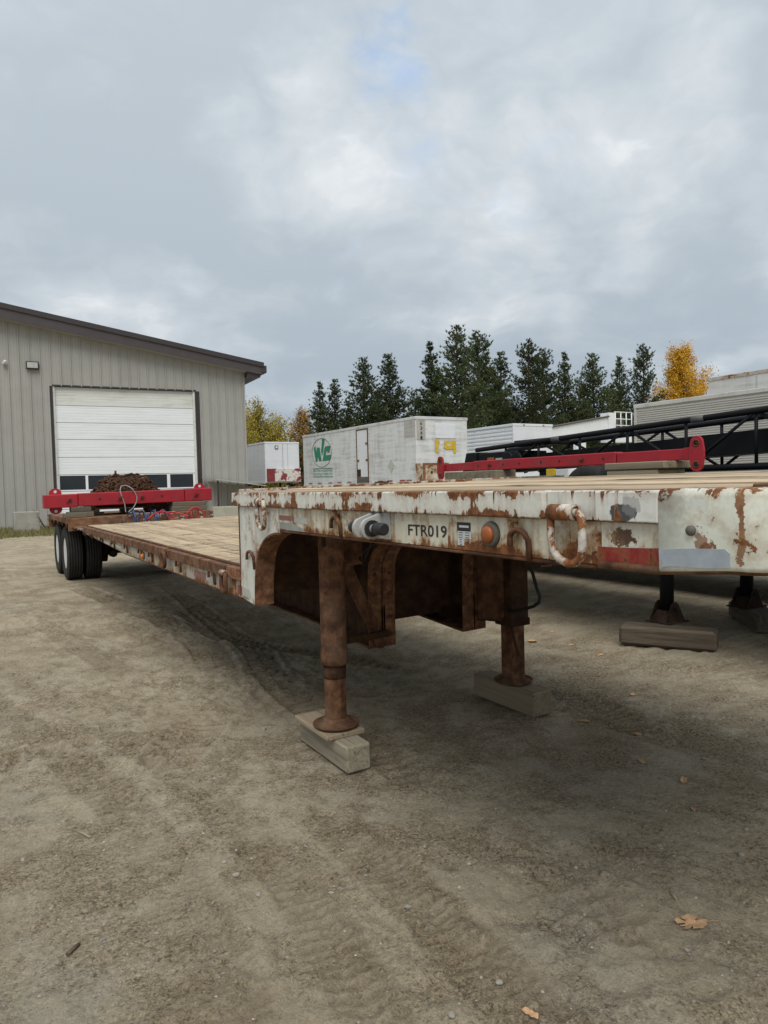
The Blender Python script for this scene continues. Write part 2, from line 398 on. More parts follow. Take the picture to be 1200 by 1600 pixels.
def red_paint():
    mt, t, bs = material('beam_red'); p = t.pos()
    chip = t.step(t.add(t.noise(t.vmul(p, (1, 1, 2)), 7, 9, .72), t.mul(t.noise(p, 40, 4, .7), .16)), .685, .715)
    k = t.noise(p, 4, 6, .6)
    c = t.mix(t.step(k, .35, .75), (.36, .010, .022), (.27, .013, .020))
    sc = t.step(t.noise(t.vmul(p, (2.2, 2.2, 30)), 1, 6, .65), .56, .72); c = t.mix(t.mul(sc, .35), c, (.20, .035, .035))
    c = t.mix(t.mul(t.step(t.noise(t.vadd(p, (4, 2, 1)), 5, 7, .65), .5, .72), .35), c, (.17, .07, .055))
    c = t.mix(chip, c, (.09, .05, .03))
    t.set(bs.inputs['Base Color'], c); bs.inputs['Roughness'].default_value = .55; bs.inputs['Specular IOR Level'].default_value = .45
    return mt
M_RED = red_paint()
M_CHAIN = rust_only('chain_rust', .55, 30, dust=.1)
M_SHOE = rust_only('shoe_dark', .22, 12, dust=.3)

# ------------------------------------------------------------------ ground
def smooth(a, b, v): 
    q = np.clip((v - a) / (b - a), 0, 1); return q * q * (3 - 2 * q)
_grids = {}
def vnoise(x, y, scale, seed):
    """smooth value noise on numpy arrays"""
    key = seed
    if key not in _grids: _grids[key] = np.random.default_rng(seed).random((256, 256))
    G = _grids[key]; X = x * scale; Y = y * scale; xi = np.floor(X).astype(int); yi = np.floor(Y).astype(int)
    fx = X - xi; fy = Y - yi; fx = fx * fx * (3 - 2 * fx); fy = fy * fy * (3 - 2 * fy)
    g = lambda a, b: G[a % 256, b % 256]
    return (g(xi, yi) * (1 - fx) + g(xi + 1, yi) * fx) * (1 - fy) + (g(xi, yi + 1) * (1 - fx) + g(xi + 1, yi + 1) * fx) * fy - .5
def base_h(x, y): return .35 * smooth(9.5, 13.2, np.asarray(x, float)) + .0 * np.asarray(y, float)
TRACKS = [  # polyline of (x, y), half width, tread period, depth
    ([(-2.1, 4.5), (-1.25, 1.2), (-.92, -.4), (-.83, -1.3), (-.86, -2.2), (-1.1, -3.4)], .15, .055, .006),
    ([(-1.75, 4.5), (-.88, 1.2), (-.52, -.4), (-.42, -1.3), (-.44, -2.2), (-.7, -3.6)], .13, .06, .006),
    ([(-.75, 5.5), (-.30, 1.6), (-.12, .2), (-.02, -1.45), (-.1, -3.3)], .15, .055, .005),
    ([(.1, 8.5), (.45, 5.8), (.62, 3.9), (.50, 2.3), (.1, .9), (-.5, -.1)], .20, .115, .024),
    ([(1.5, 8.5), (1.25, 5.8), (1.02, 3.4), (.95, 2.3), (.70, 1.2), (.62, 0), (.6, -2), (.5, -4)], .16, .10, .018),
    ([(.95, 5.0), (.86, 3.4), (.98, 2.75), (1.3, 2.0), (1.7, 1.0)], .14, .10, .020),
    ([(2.3, 6), (2.0, 2.0), (2.3, .6), (3.0, -.4), (4.4, -1.6)], .17, .09, .014),
    ([(4.2, 3.5), (3.0, 1.2), (2.37, -.86), (1.9, -2.42), (1.6, -4)], .18, .08, .012),
    ([(-3.3, 1.4), (-2.2, .7), (-1.36, .40), (-.98, .36)], .15, .095, .020),
    ([(-3.4, 9), (-2.6, 4), (-2.2, 1), (-1.9, -1.5), (-1.7, -4)], .18, .09, .014)]
def track_h(x, y, mask=False):
    h = np.zeros_like(x); M = np.zeros_like(x)
    for pl, hw, per, dep in TRACKS:
        s0 = 0.0; best = np.full(x.shape, 9e9); S = np.zeros_like(x); LAT = np.zeros_like(x)
        # resample smooth
        P = []
        for i in range(len(pl) - 1):
            p0 = np.array(pl[max(i - 1, 0)]); p1 = np.array(pl[i]); p2 = np.array(pl[i + 1]); p3 = np.array(pl[min(i + 2, len(pl) - 1)])
            for u in np.linspace(0, 1, 8, endpoint=False):
                P.append(.5 * ((2 * p1) + (-p0 + p2) * u + (2 * p0 - 5 * p1 + 4 * p2 - p3) * u * u + (-p0 + 3 * p1 - 3 * p2 + p3) * u ** 3))
        P.append(np.array(pl[-1]))
        for a, b in zip(P[:-1], P[1:]):
            d = b - a; L = math.hypot(*d); d = d / L
            rx = x - a[0]; ry = y - a[1]; t = np.clip(rx * d[0] + ry * d[1], 0, L); lat = rx * -d[1] + ry * d[0]
            dist = np.hypot(rx - d[0] * t, ry - d[1] * t); mk = dist < best
            best = np.where(mk, dist, best); S = np.where(mk, s0 + t, S); LAT = np.where(mk, lat, LAT); s0 += L
        inside = 1 - smooth(hw * .8, hw, best)
        fade = np.clip(vnoise(x, y, 1.1, int(per * 1000) + 5) * 3.2 + .5, 0, 1)
        ph = (S + np.abs(LAT) * .22) / per
        tread = (smooth(.25, .75, np.abs((ph % 1) - .5) * 2) - .5)
        groove = (np.abs(LAT) < .014) * .4
        h += inside * fade * (-.35 * dep + dep * .9 * tread - groove * dep * .5)
        lip = np.exp(-((best - hw * 1.06) / .03) ** 2) * fade
        h += lip * dep * .45
        M = np.maximum(M, np.clip(inside * fade * (.45 + .55 * (tread < 0)), 0, 1))
    return (h, M) if mask else h
def ground_h(x, y):
    x = np.asarray(x, float); y = np.asarray(y, float)
    near = np.exp(-((np.abs(x - .3) / 9) ** 4 + (np.abs(y - 1) / 12) ** 4))
    h = .05 * vnoise(x, y, .35, 1) + .03 * vnoise(x, y, .9, 2)
    f = .020 * vnoise(x, y, 2.6, 3) + .012 * vnoise(x, y, 7, 4) + .012 * vnoise(x, y, 14, 5) + .011 * vnoise(x, y, 24, 6)
    f = f * (.55 + np.clip(vnoise(x, y, .8, 8) * 2.4 + .5, 0, 1.2))
    return base_h(x, y) + (h * .6 - .01) * near + f * near
def build_ground():
    xs = np.concatenate([-np.geomspace(3.0, 600, 46)[::-1][:-1], np.arange(-3.0, 3.9, .0145), np.geomspace(3.9, 900, 72)])
    ys = np.concatenate([-np.geomspace(4.1, 300, 26)[::-1][:-1], np.arange(-4.1, 2.4, .0145), np.arange(2.4, 6.6, .026), np.arange(6.6, 9.0, .06), np.geomspace(9.0, 1200, 66)])
    X, Y = np.meshgrid(xs, ys); Z = ground_h(X, Y)
    near = np.exp(-((np.abs(X - .3) / 6) ** 6 + (np.abs(Y - 2) / 8) ** 6))
    th, TM = track_h(X, Y, True); Z = Z + th * near * 1.7
    # TM tints the tracks darker in tread troughs, standing in for relief shade
    nx, ny = len(xs), len(ys)
    co = np.stack([X, Y, Z], -1).reshape(-1, 3).astype('f')
    idx = np.arange(nx * ny).reshape(ny, nx)
    q = np.stack([idx[:-1, :-1], idx[:-1, 1:], idx[1:, 1:], idx[1:, :-1]], -1).reshape(-1, 4)
    me = bpy.data.meshes.new('ground'); me.vertices.add(len(co)); me.vertices.foreach_set('co', co.ravel())
    me.loops.add(q.size); me.loops.foreach_set('vertex_index', q.ravel().astype('i'))
    me.polygons.add(len(q)); me.polygons.foreach_set('loop_start', np.arange(0, q.size, 4, dtype='i')); me.polygons.foreach_set('loop_total', np.full(len(q), 4, 'i'))
    me.polygons.foreach_set('use_smooth', np.ones(len(q), bool)); me.update(calc_edges=True)
    at = me.attributes.new('tread_shade', 'FLOAT', 'POINT'); at.data.foreach_set('value', (TM * near).astype('f').ravel())
    mt, t, bs = material('dirt_gravel'); p = t.pos()
    big = t.noise(p, .55, 6, .6); mid = t.noise(p, 2.3, 8, .65); sm = t.noise(p, 9, 8, .7); gr = t.noise(p, 120, 4, .75); gr2 = t.noise(p, 330, 3, .7)
    # silt (pale, smooth) against gravelly earth (darker, pitted)
    rough = t.step(t.add(t.add(t.mul(mid, .5), t.mul(sm, .3)), t.mul(big, .3)), .46, .64)
    la = t.n('ShaderNodeAttribute'); la.attribute_name = 'tread_shade'; loose = la.outputs['Fac']
    c = t.mix(t.step(big, .38, .64), (.455, .388, .278), (.505, .442, .335))
    c = t.mix(t.mul(rough, .85), c, (.322, .258, .170))
    c = t.mix(t.mul(t.step(t.noise(t.vadd(p, (3, 8, 1)), 1.1, 7, .65), .5, .7), .6), c, (.285, .214, .134))
    c = t.mix(t.mul(t.step(t.noise(t.vadd(p, (6, 1, 4)), .8, 6, .6), .58, .7), .4), c, (.33, .305, .255))
    c = t.mix(t.mul(loose, .5), c, (.20, .15, .095))  # soil tint of the tracks, with tread shade put into the colour
    amt = t.lin(rough, 0, 1, .28, 1.0)
    def grain(c, n, lo, a, b):
        k = t.lin(n, .5 - lo, .5 + lo, a, b); return t.mix(amt, c, t.mix(1, c, t.comb(k, k, k), 'MULTIPLY'))
    c = grain(c, t.noise(p, 44, 5, .7), .15, .62, 1.30)
    c = grain(c, gr, .15, .55, 1.40); c = grain(c, gr2, .15, .75, 1.25)
    pit = t.step(t.noise(t.vadd(p, (2, 2, 5)), 58, 4, .62), .55, .62); c = t.mix(t.mul(t.mul(pit, amt), .75), c, (.085, .066, .043))
    spk = t.step(t.voro(p, 70, out=0), .06, .15, 1, 0); sel = t.step(t.noise(t.vadd(p, (9, 1, 2)), 37, 2, .5), .58, .64)
    c = t.mix(t.mul(t.mul(spk, sel), .8), c, (.68, .63, .54))
    spd = t.step(t.voro(t.vadd(p, (5, 2, 0)), 55, out=0), .07, .17, 1, 0); sed = t.step(t.noise(t.vadd(p, (1, 7, 2)), 31, 2, .5), .56, .62)
    c = t.mix(t.mul(t.mul(spd, sed), .8), c, (.06, .052, .042))
    t.set(bs.inputs['Base Color'], c); bs.inputs['Roughness'].default_value = .95; bs.inputs['Specular IOR Level'].default_value = .12
    h = t.add(t.add(t.mul(t.noise(p, 28, 8, .72), 1.0), t.mul(gr, .6)), t.mul(gr2, .2))
    t.set(bs.inputs['Normal'], t.bump(h, 1.0, .022))
    o = link('ground', me, None, mt); tag(o, kind='structure')
build_ground()
def gz(x, y): return float(ground_h(np.array([x]), np.array([y]))[0])

# ------------------------------------------------------------------ text helper
def text_geo(body, size, bold=0.0, sx=1.0):
    cu = bpy.data.curves.new('lettering', 'FONT'); cu.body = body; cu.size = size; cu.offset = bold; cu.resolution_u = 3
    o = bpy.data.objects.new('lettering', cu); COL.objects.link(o)
    dg = bpy.context.evaluated_depsgraph_get(); me = bpy.data.meshes.new_from_object(o.evaluated_get(dg))
    vs = [(v.co.x * sx, v.co.y) for v in me.vertices]; fs = [tuple(p.vertices) for p in me.polygons]
    bpy.data.objects.remove(o); bpy.data.curves.remove(cu); bpy.data.meshes.remove(me)
    return vs, fs
def text_fit(body, w, h, bold=0.0):
    vs, fs = text_geo(body, 1.0, bold); xs = [v[0] for v in vs]; ys = [v[1] for v in vs]
    x0, x1, y0, y1 = min(xs), max(xs), min(ys), max(ys)
    return [((x - x0) / (x1 - x0) * w, (y - y0) / (y1 - y0) * h) for x, y in vs], fs
def text_mb(body, w, h, origin, ux, uy, bold=0.0):
    vs, fs = text_fit(body, w, h, bold); mb = MB(); o = Vector(origin); ux = Vector(ux); uy = Vector(uy)
    bv = [mb.bm.verts.new(o + ux * x + uy * y) for x, y in vs]
    for f in fs:
        try: mb.bm.faces.new([bv[i] for i in f])
        except ValueError: pass
    return mb

#==================================================================== MAIN TRAILER
W = 2.59
TR = thing('drop_deck_trailer', (1.295, 4.0, 0), 'rusty white drop deck trailer with timber decks and FTR019 on its side', 'trailer')
P = lambda name, mb, mat, parent=TR: part(name, mb.xf(tilt), mat, parent)
def arc(cy, cz, r, a0, a1, n):
    return [(cy + r * math.cos(a0 + (a1 - a0) * i / n), cz + r * math.sin(a0 + (a1 - a0) * i / n)) for i in range(n + 1)]

# upper side: rub rail (two runs), web, nose
P('rub_rail', MB().box(0, .05, -2.835, .10, UZ1, UZW, .006, seg=2), M_FLANGE)
P('rub_rail', MB().box(0, .05, -3.255, -3.045, UZ1, UZW - .002, .005, seg=2), M_FLANGE2)
P('ring_pocket', MB().box(.018, .05, -3.043, -2.837, UZ1 - .001, UZW - .001, .003), M_FLANGE)
P('side_web', MB().box(.028, .05, -3.043, -.5, UZ0, UZ1 - .001, .003), M_WEB)
P('side_web', MB().box(.024, .05, -3.256, -3.045, UZ0 + .002, UZ1 - .001, .003), M_WEB2)
P('bottom_lip', MB().box(.026, .12, -3.02, -.62, UZ0 - .012, UZ0 - .001, .003), M_RUST)
# nose: plate wrapping the front corner
path = [(0.0, -3.257), (0.0, -3.36), (0.0, -3.455), (.006, -3.487), (.02, -3.515), (.06, -3.56), (.13, -3.60), (.28, -3.64), (.7, -3.68), (1.295, -3.69)]
path = path + [(W - x, y) for x, y in path[::-1][1:]]
def ribbon(path, zb, zt, off=0.0):
    mb = MB(); rows = []
    for i, (x, y) in enumerate(path):
        a = Vector(path[max(i - 1, 0)]); b = Vector(path[min(i + 1, len(path) - 1)]); tdir = (b - a).normalized(); nrm = Vector((tdir.y, -tdir.x)) * -1
        ny = Vector((-tdir.y, tdir.x))
        f = min(1, max(0, (-3.257 - y) / .2)); z0 = zb + .020 * f
        prof = [(0.014, z0), (0.003, z0 + .004), (0.0, z0 + .014), (0.0, zt - .02), (0.004, zt - .006), (0.014, zt), (.05, zt), (.05, z0)]
        rows.append([mb.bm.verts.new((x + ny.x * (d + off), y + ny.y * (d + off), z)) for d, z in prof])
    n = len(rows[0])
    for i in range(len(rows) - 1):
        for k in range(n):
            f = mb.bm.faces.new((rows[i][k], rows[i][(k + 1) % n], rows[i + 1][(k + 1) % n], rows[i + 1][k])); f.smooth = k < 5
    mb.bm.faces.new(rows[0]); mb.bm.faces.new(rows[-1][::-1]); return mb
NOSE = P('nose_plate', ribbon(path, 1.403, UZW + .003), M_NOSE)
P('nose_pipe', MB().tube([(x + .014 if x < 1.3 else x - .014, y + .014, 1.407 + .020 * min(1, max(0, (-3.257 - y) / .2))) for x, y in [(.0, -3.06)] + path[:-1] + [(W, -3.06)]], .011, 8), M_RUSTL)
# top plate of the nose
tp = [(x + (.052 if x < 1.2 else -.052 if x > 1.4 else 0), y + .05, UZW - .048) for x, y in path]
P('nose_top_plate', MB().poly(tp, (0, 0, .012)), M_RUST)
P('nose_angle', MB().box(.10, W - .10, -3.475, -3.445, UZW - .02, UZW + .010, .003), M_RUSTL)
# small patch plate on the front face, bolt, weld seam
P('bolt', MB().lathe([(0, -.012), (.009, -.011), (.013, -.006), (.013, 0)], (-.001, -3.352, 1.517), 'x', 14), M_GASKET)
P('patch_plate', MB().box(.036, .039, -3.60, -3.545, 1.565, 1.61, 0), M_PLATE)
# retro-reflective tapes
def tape(pts, x, mat, name='reflective_tape', parent=None):
    return P(name, MB().poly([(x, y, z) for y, z in pts], (.002, 0, 0)), mat)
tape([(-3.035, 1.456), (-3.10, 1.457), (-3.18, 1.4605), (-3.248, 1.464), (-3.250, 1.419), (-3.20, 1.413), (-3.12, 1.409), (-3.037, 1.406)], .0208, M_TAPER)
tape([(-3.258, 1.463), (-3.30, 1.468), (-3.36, 1.4735), (-3.44, 1.477), (-3.452, 1.468), (-3.453, 1.434), (-3.40, 1.428), (-3.34, 1.425), (-3.29, 1.424), (-3.268, 1.419), (-3.270, 1.432), (-3.259, 1.440)], -.0022, M_TAPES)
tape([(-.60, 1.487), (-.87, 1.483), (-.87, 1.458), (-.60, 1.460)], .0258, M_TAPEF)
tape([(-.875, 1.483), (-1.05, 1.480), (-1.05, 1.445), (-.875, 1.452)], .0258, M_TAPEW)
tape([(-.58, 1.448), (-.85, 1.445), (-.98, 1.418), (-1.02, 1.404), (-.80, 1.404), (-.58, 1.412)], .0262, M_PLATE, 'bent_patch')
# lettering and data sticker
P('lettering', text_mb('FTR019', .268, .046, (.0262, -2.03, 1.437), (0, -1, .012), (0, 0, 1), .012), M_DECAL)
def sticker():
    x = .0268
    o = P('data_sticker', MB().box(x, .0275, -2.442, -2.362, 1.471, 1.503), M_DECAL)
    tr = lambda name, mb, mat: sub(name, mb.xf(tilt), mat, o)
    tr('label_field', MB().box(x - .0006, x - .0001, -2.432, -2.375, 1.484, 1.492), M_DECALW)
    for i in range(3):
        z = 1.470 - i * .0088
        tr('label_field', MB().box(x - .0006, .0275, -2.403, -2.366, z - .0078, z), M_DECALW)
        tr('label_field', MB().box(x - .0006, .0275, -2.444, -2.4045, z - .0078, z), M_DECALW)
        tr('print_line', MB().box(x - .001, x - .0007, -2.397, -2.372, z - .0055, z - .003), M_DECAL)
        tr('print_line', MB().box(x - .001, x - .0007, -2.437, -2.411, z - .0055, z - .003), M_DECAL)
    for i in range(3):
        z = 1.4435 - i * .0085
        tr('label_field', MB().box(x - .0006, .0275, -2.403, -2.366, z - .0078, z), M_DECALW)
        tr('print_line', MB().box(x - .001, x - .0007, -2.392, -2.377, z - .0055, z - .003), M_DECAL)
sticker()
# marker lamp
ml = P('marker_lamp', MB().lathe([(.044, 0), (.044, -.010), (.040, -.017), (.031, -.018)], (.028, -2.56, 1.468), 'x', 28), M_GASKET)
sub('lens', MB().lathe([(0, -.036), (.012, -.0355), (.022, -.033), (.029, -.026), (.031, -.016)], (.028, -2.56, 1.468), 'x', 28).xf(tilt), M_AMBER, ml)
# rope hooks
def hook(y, z, h=.085, w=.052, mat=M_RUSTL, x=.010):
    pts = [(x + .012, y - w, z - h), (x + .006, y - w, z - .02)] + [(x, y - w * math.cos(a), z - .02 + .03 * math.sin(a)) for a in np.linspace(.25, math.pi, 9)] + [(x, y + w, z - .045)]
    return P('rope_hook', MB().tube(pts, .0098, 10), mat)
for y, z in ((-1.40, 1.485), (-2.712, 1.480)): hook(y, z, .085, .040)
hook(-.205, 1.235, .10, .05, M_RUSTL, .005)
# big tie-down rings
def ring(y, zt, zb, half, r, pr, mat, pm, x=-.028, flip=1):
    o = P('tie_down_ring', MB().tube([(x - .004, y - half * .55, zt), (x - .006, y - half * .85, zt - .004), (x - .010, y - half, zt - .022), (x - .006, y - half * 1.02, (zt + zb) / 2), (x, y - half * .92, zb + .032), (x + .004, y - half * .5, zb + .006), (x + .004, y, zb), (x + .004, y + half * .5, zb + .006),
        (x, y + half * .92, zb + .034), (x - .002, y + half, (zt + zb) / 2), (x - .002, y + half * .97, zt - .02)], r, 12), mat)
    mp = sub('ring_pipe', MB().lathe([(pr, -half * .15), (pr, half * .95), (pr * .72, half * .95), (pr * .72, half * .6)], (x + .006, y + .1 * half, zt), 'y', 18).lathe([(pr, -half * .7), (pr, -half * .15), (pr * .72, -half * .15)], (x + .006, y + .1 * half, zt), 'y', 18).xf(tilt), pm, o)
    # hollow mouth facing forward
    return o
def ring2(y, zt, zb, half, r, pr, x, mat, pm):
    """link hanging in a welded pipe; the pipe lies along y"""
    pts = [(x, y - half * .3, zt), (x, y - half * .72, zt), (x - .003, y - half * .93, zt - .012), (x - .004, y - half, zt - .035), (x - .002, y - half, zb + .055), (x, y - half * .86, zb + .022), (x, y - half * .5, zb + .004), (x, y - half * .1, zb),
           (x, y + half * .5, zb + .012), (x, y + half * .85, zb + .038), (x, y + half, zb + .075), (x, y + half, zt - .01)]
    o = P('tie_down_ring', MB().tube(pts, r, 12), mat)
    mb = MB().lathe([(pr * .66, -half * .1), (pr * .66, -half * .52), (pr, -half * .52), (pr, half * 1.02), (pr * .3, half * 1.04)], (x + .004, y, zt), 'y', 22)
    sub('ring_pipe', mb.xf(tilt), pm, o)
ring2(-2.945, 1.553, 1.402, .064, .0122, .0245, -.010, M_RING, M_RING)
ring2(-.475, 1.562, 1.402, .060, .0135, .024, -.014, M_RING, M_RING)
# coupling pin through two lugs
cp = P('coupling_lug', MB().poly([(.028, -1.748, 1.415)] + [(-.036 + .047 * math.cos(a), -1.748, 1.462 + .047 * math.sin(a)) for a in np.linspace(-2.2, -4.1, 12)] + [(.028, -1.748, 1.530)], (0, -.022, 0)), M_GREYP)
P('coupling_lug', MB().poly([(.028, -1.815, 1.415)] + [(-.036 + .047 * math.cos(a), -1.815, 1.462 + .047 * math.sin(a)) for a in np.linspace(-2.2, -4.1, 12)] + [(.028, -1.815, 1.530)], (0, -.022, 0)), M_GREYP)
P('lug_plate', MB().box(.020, .029, -1.895, -1.72, 1.412, 1.529, .002), M_GREYP)
pn = P('coupling_pin', MB().lathe([(.019, -1.94), (.019, -1.68)], (-.036, 0, 1.462), 'y', 18), M_STEEL)
sub('rubber_cap', MB().lathe([(.021, -1.945), (.026, -1.940), (.027, -1.880), (.023, -1.877)], (-.036, 0, 1.462), 'y', 20).xf(tilt), M_BLACKR, pn)
sub('rubber_cap', MB().lathe([(.023, -1.705), (.026, -1.703), (.026, -1.672), (.020, -1.666)], (-.036, 0, 1.462), 'y', 20).xf(tilt), M_BLACKR, pn)
sub('washer', MB().lathe([(.036, -1.850), (.036, -1.839)], (-.036, 0, 1.462), 'y', 20).xf(tilt), M_BLACKR, pn)
# gusset plates at the step (near and far) with curved rusty flange
curve = [(-.235, .905), (-.24, 1.0), (-.252, 1.09)] + [(-.262 - .40 * (1 - math.cos(a)), 1.11 + .275 * math.sin(a)) for a in np.linspace(.08, math.pi / 2, 12)]
gp = [(.01, UZ1 - .002), (.012, 1.1), (.035, .93), (-.06, .918)] + curve + [(-.66, UZ1 - .002)]
for sx, x0 in ((1, .022), (-1, W - .034)):
    P('gusset_plate', MB().poly([(x0, y, z) for y, z in gp], (.012, 0, 0)), M_GUSSET)
    tk = [(0, -.008, -.004)] * 3 + [(0, -.012 * math.cos(a), -.012 * math.sin(a)) for a in np.linspace(.08, math.pi / 2, 12)]
    P('gusset_flange', MB().strip([(x0 - .004 if sx > 0 else x0 - .11, y, z) for y, z in curve], (.125, 0, 0), tk), M_RUSTB)
P('gusset_edge', MB().strip([(.016, .014, 1.528), (.016, .016, 1.1), (.016, .038, .935)], (.03, 0, 0), (0, -.008, 0)), M_RUST)
# rear of the upper deck: lip, corner, drop wall
P('rear_lip', MB().box(.052, W - .052, .055, .10, UZ1, UZW + .022, .003), M_RING)
P('drop_wall', MB().box(.036, W - .036, .0, .012, 1.0, UZ1, 0), M_GUSSET)
# far side rail of the upper deck
P('rub_rail', MB().box(W - .05, W, -3.255, .10, UZ0, UZW, .005), M_FLANGE)
# deck boards
def boards(x0, x1, n, segs, zt, th, mat, jit=.003, gap=.007):
    w = (x1 - x0) / n
    for i in range(n):
        for (a, b) in segs(i):
            dz = random.uniform(-jit, jit)
            P('deck_board', MB().box(x0 + i * w + gap / 2, x0 + (i + 1) * w - gap / 2, a + .003, b - .003, zt - th + dz, zt + dz, .004), mat)
boards(.054, W - .054, 16, lambda i: [(-3.44 if 0 < i < 15 else -3.40, .05)], UZW + .008, .035, M_DECKU, .008, .02)
def low_segs(i):
    c = [2.35, 4.7, 3.5, 1.7, 5.4][(i * 3) % 5]; return [(.02, c), (c, 7.2)]
boards(.085, W - .085, 16, low_segs, 1.125, .04, M_DECKL, .003, .008)
# structure under the upper deck
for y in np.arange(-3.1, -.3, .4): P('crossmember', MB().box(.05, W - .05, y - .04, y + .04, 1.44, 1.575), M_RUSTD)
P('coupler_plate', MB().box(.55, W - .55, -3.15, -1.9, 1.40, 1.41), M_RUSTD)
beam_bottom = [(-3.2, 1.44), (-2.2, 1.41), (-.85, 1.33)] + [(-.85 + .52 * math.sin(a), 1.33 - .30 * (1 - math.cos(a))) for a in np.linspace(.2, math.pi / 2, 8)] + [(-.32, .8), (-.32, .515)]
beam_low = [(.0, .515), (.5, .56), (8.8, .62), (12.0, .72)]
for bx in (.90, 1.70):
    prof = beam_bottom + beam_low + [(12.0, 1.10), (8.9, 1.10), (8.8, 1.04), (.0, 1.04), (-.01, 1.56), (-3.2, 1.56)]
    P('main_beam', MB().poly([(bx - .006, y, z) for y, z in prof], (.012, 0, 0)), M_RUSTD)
    P('beam_flange', MB().strip([(bx - .105, y, z) for y, z in beam_bottom], (.21, 0, 0), (0, .010, .006)), M_RUSTB)
    P('beam_flange', MB().strip([(bx - .105, y, z) for y, z in [(-.30, .513)] + beam_low[1:]], (.21, 0, 0), (0, 0, .016)), M_RUST)
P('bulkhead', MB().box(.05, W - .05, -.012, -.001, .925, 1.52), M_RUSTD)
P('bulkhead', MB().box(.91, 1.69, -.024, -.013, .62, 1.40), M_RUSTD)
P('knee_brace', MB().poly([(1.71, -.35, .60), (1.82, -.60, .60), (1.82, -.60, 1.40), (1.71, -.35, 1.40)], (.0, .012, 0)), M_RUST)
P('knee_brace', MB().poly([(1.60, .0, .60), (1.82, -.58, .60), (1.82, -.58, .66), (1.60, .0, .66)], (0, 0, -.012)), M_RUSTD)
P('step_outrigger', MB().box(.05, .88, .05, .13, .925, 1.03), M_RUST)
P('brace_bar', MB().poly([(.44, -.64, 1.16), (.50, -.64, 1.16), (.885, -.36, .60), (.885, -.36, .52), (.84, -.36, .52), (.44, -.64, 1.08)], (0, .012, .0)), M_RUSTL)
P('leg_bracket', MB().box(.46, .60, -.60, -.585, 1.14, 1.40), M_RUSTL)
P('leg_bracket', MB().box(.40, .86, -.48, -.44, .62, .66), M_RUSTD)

# landing legs
def near_leg():
    cx, cy = .355, -.66
    o = part('landing_leg', MB().lathe([(.074, 1.40), (.079, 1.36), (.079, .655), (.084, .65), (.084, .575), (.070, .572)], (cx, cy, 0), 'z', 20), M_RUSTL, TR)
    s = lambda n, mb, mt: sub(n, mb, mt, o)
    s('inner_tube', MB().lathe([(.069, .60), (.069, .215), (.075, .21)], (cx, cy, 0), 'z', 8, smooth=False), M_RUSTL)
    s('foot_pad', MB().lathe([(.075, .245), (.082, .235), (.085, .222), (.118, .205), (.137, .207), (.141, .213), (.141, .207), (.132, .196), (.0, .190)], (cx, cy, 0), 'z', 32), M_RUSTL)
    s('gear_head', MB().box(cx - .075, cx + .06, cy - .05, cy + .06, 1.28, 1.41, .01).tube([(cx - .03, cy, 1.33), (cx - .03, cy + .20, 1.33)], .014, 8), M_RUSTD)
    s('dark_band', MB().lathe([(.0705, .565), (.0705, .50), (.0695, .49)], (cx, cy, 0), 'z', 20), M_RUSTD)  # darker band around the inner tube, just below the collar
near_leg()
def far_leg():
    cx, cy = 1.88, -.535
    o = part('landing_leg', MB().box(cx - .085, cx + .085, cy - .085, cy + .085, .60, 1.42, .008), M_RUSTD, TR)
    s = lambda n, mb, mt: sub(n, mb, mt, o)
    s('inner_tube', MB().box(cx - .062, cx + .062, cy - .062, cy + .062, .19, .60, .006), M_RUSTL)
    s('collar', MB().box(cx - .092, cx + .092, cy - .092, cy + .092, .60, .655, .006), M_RUSTD)
    s('foot_pad', MB().lathe([(.07, .215), (.085, .205), (.12, .188), (.137, .19), (.141, .196), (.141, .190), (.132, .179), (.0, .173)], (cx, cy, 0), 'z', 32), M_RUSTL)
    s('crank_handle', MB().tube([(1.75, -.80, 1.36), (1.75, -.86, 1.12), (1.74, -.945, .93), (1.74, -.975, .87), (1.745, -.96, .83), (1.75, -.90, .795), (1.77, -.72, .735), (1.79, -.60, .715)], .0115, 8), M_BLACKR)
    s('crank_rod', MB().tube([(1.76, -.66, .62), (1.76, -.70, .50), (1.755, -.74, .42)], .009, 8), M_RUSTD)
far_leg()
P('cross_shaft', MB().tube([(.40, -.66, 1.30), (1.12, -.60, 1.30), (1.80, -.55, 1.30)], .020, 10), M_RUSTL)
P('air_line', MB().tube(smooth_path([(.62, -3.0, 1.46), (.60, -2.2, 1.40), (.64, -1.5, 1.37), (.70, -.9, 1.30), (.72, -.5, 1.24), (.72, -.2, 1.05), (.74, .05, .95)]), .012, 6), M_BLACKR)
P('air_line', MB().tube(smooth_path([(1.10, -2.8, 1.45), (1.12, -1.9, 1.37), (1.15, -1.1, 1.36), (1.18, -.6, 1.28), (1.2, -.1, 1.18)]), .012, 6), M_BLACKR)
P('cable', MB().tube(smooth_path([(.50, -.95, 1.39), (.52, -.80, 1.22), (.57, -.64, 1.17), (.62, -.5, 1.25), (.66, -.3, 1.36)]), .007, 6), M_BLACKR)
for z in (.60, .72, .88, 1.02):
    for x in (.84, .96): P('bolt', MB().lathe([(.0, -.016), (.010, -.014), (.013, -.006), (.013, 0)], (x, -.331, z), 'y', 6, smooth=False), M_RUSTL)
P('stiffener', MB().poly([(.912, -.32, 1.16), (.912, -.02, .62), (.912, -.32, .62)], (.012, 0, 0)), M_RUSTL)
P('stiffener', MB().poly([(.15, -.02, 1.38), (.15, -.30, 1.38), (.15, -.02, 1.06)], (.012, 0, 0)), M_RUST)
P('gear_box', MB().box(1.36, 1.60, -1.26, -1.12, 1.10, 1.36, .01), M_RUSTD)

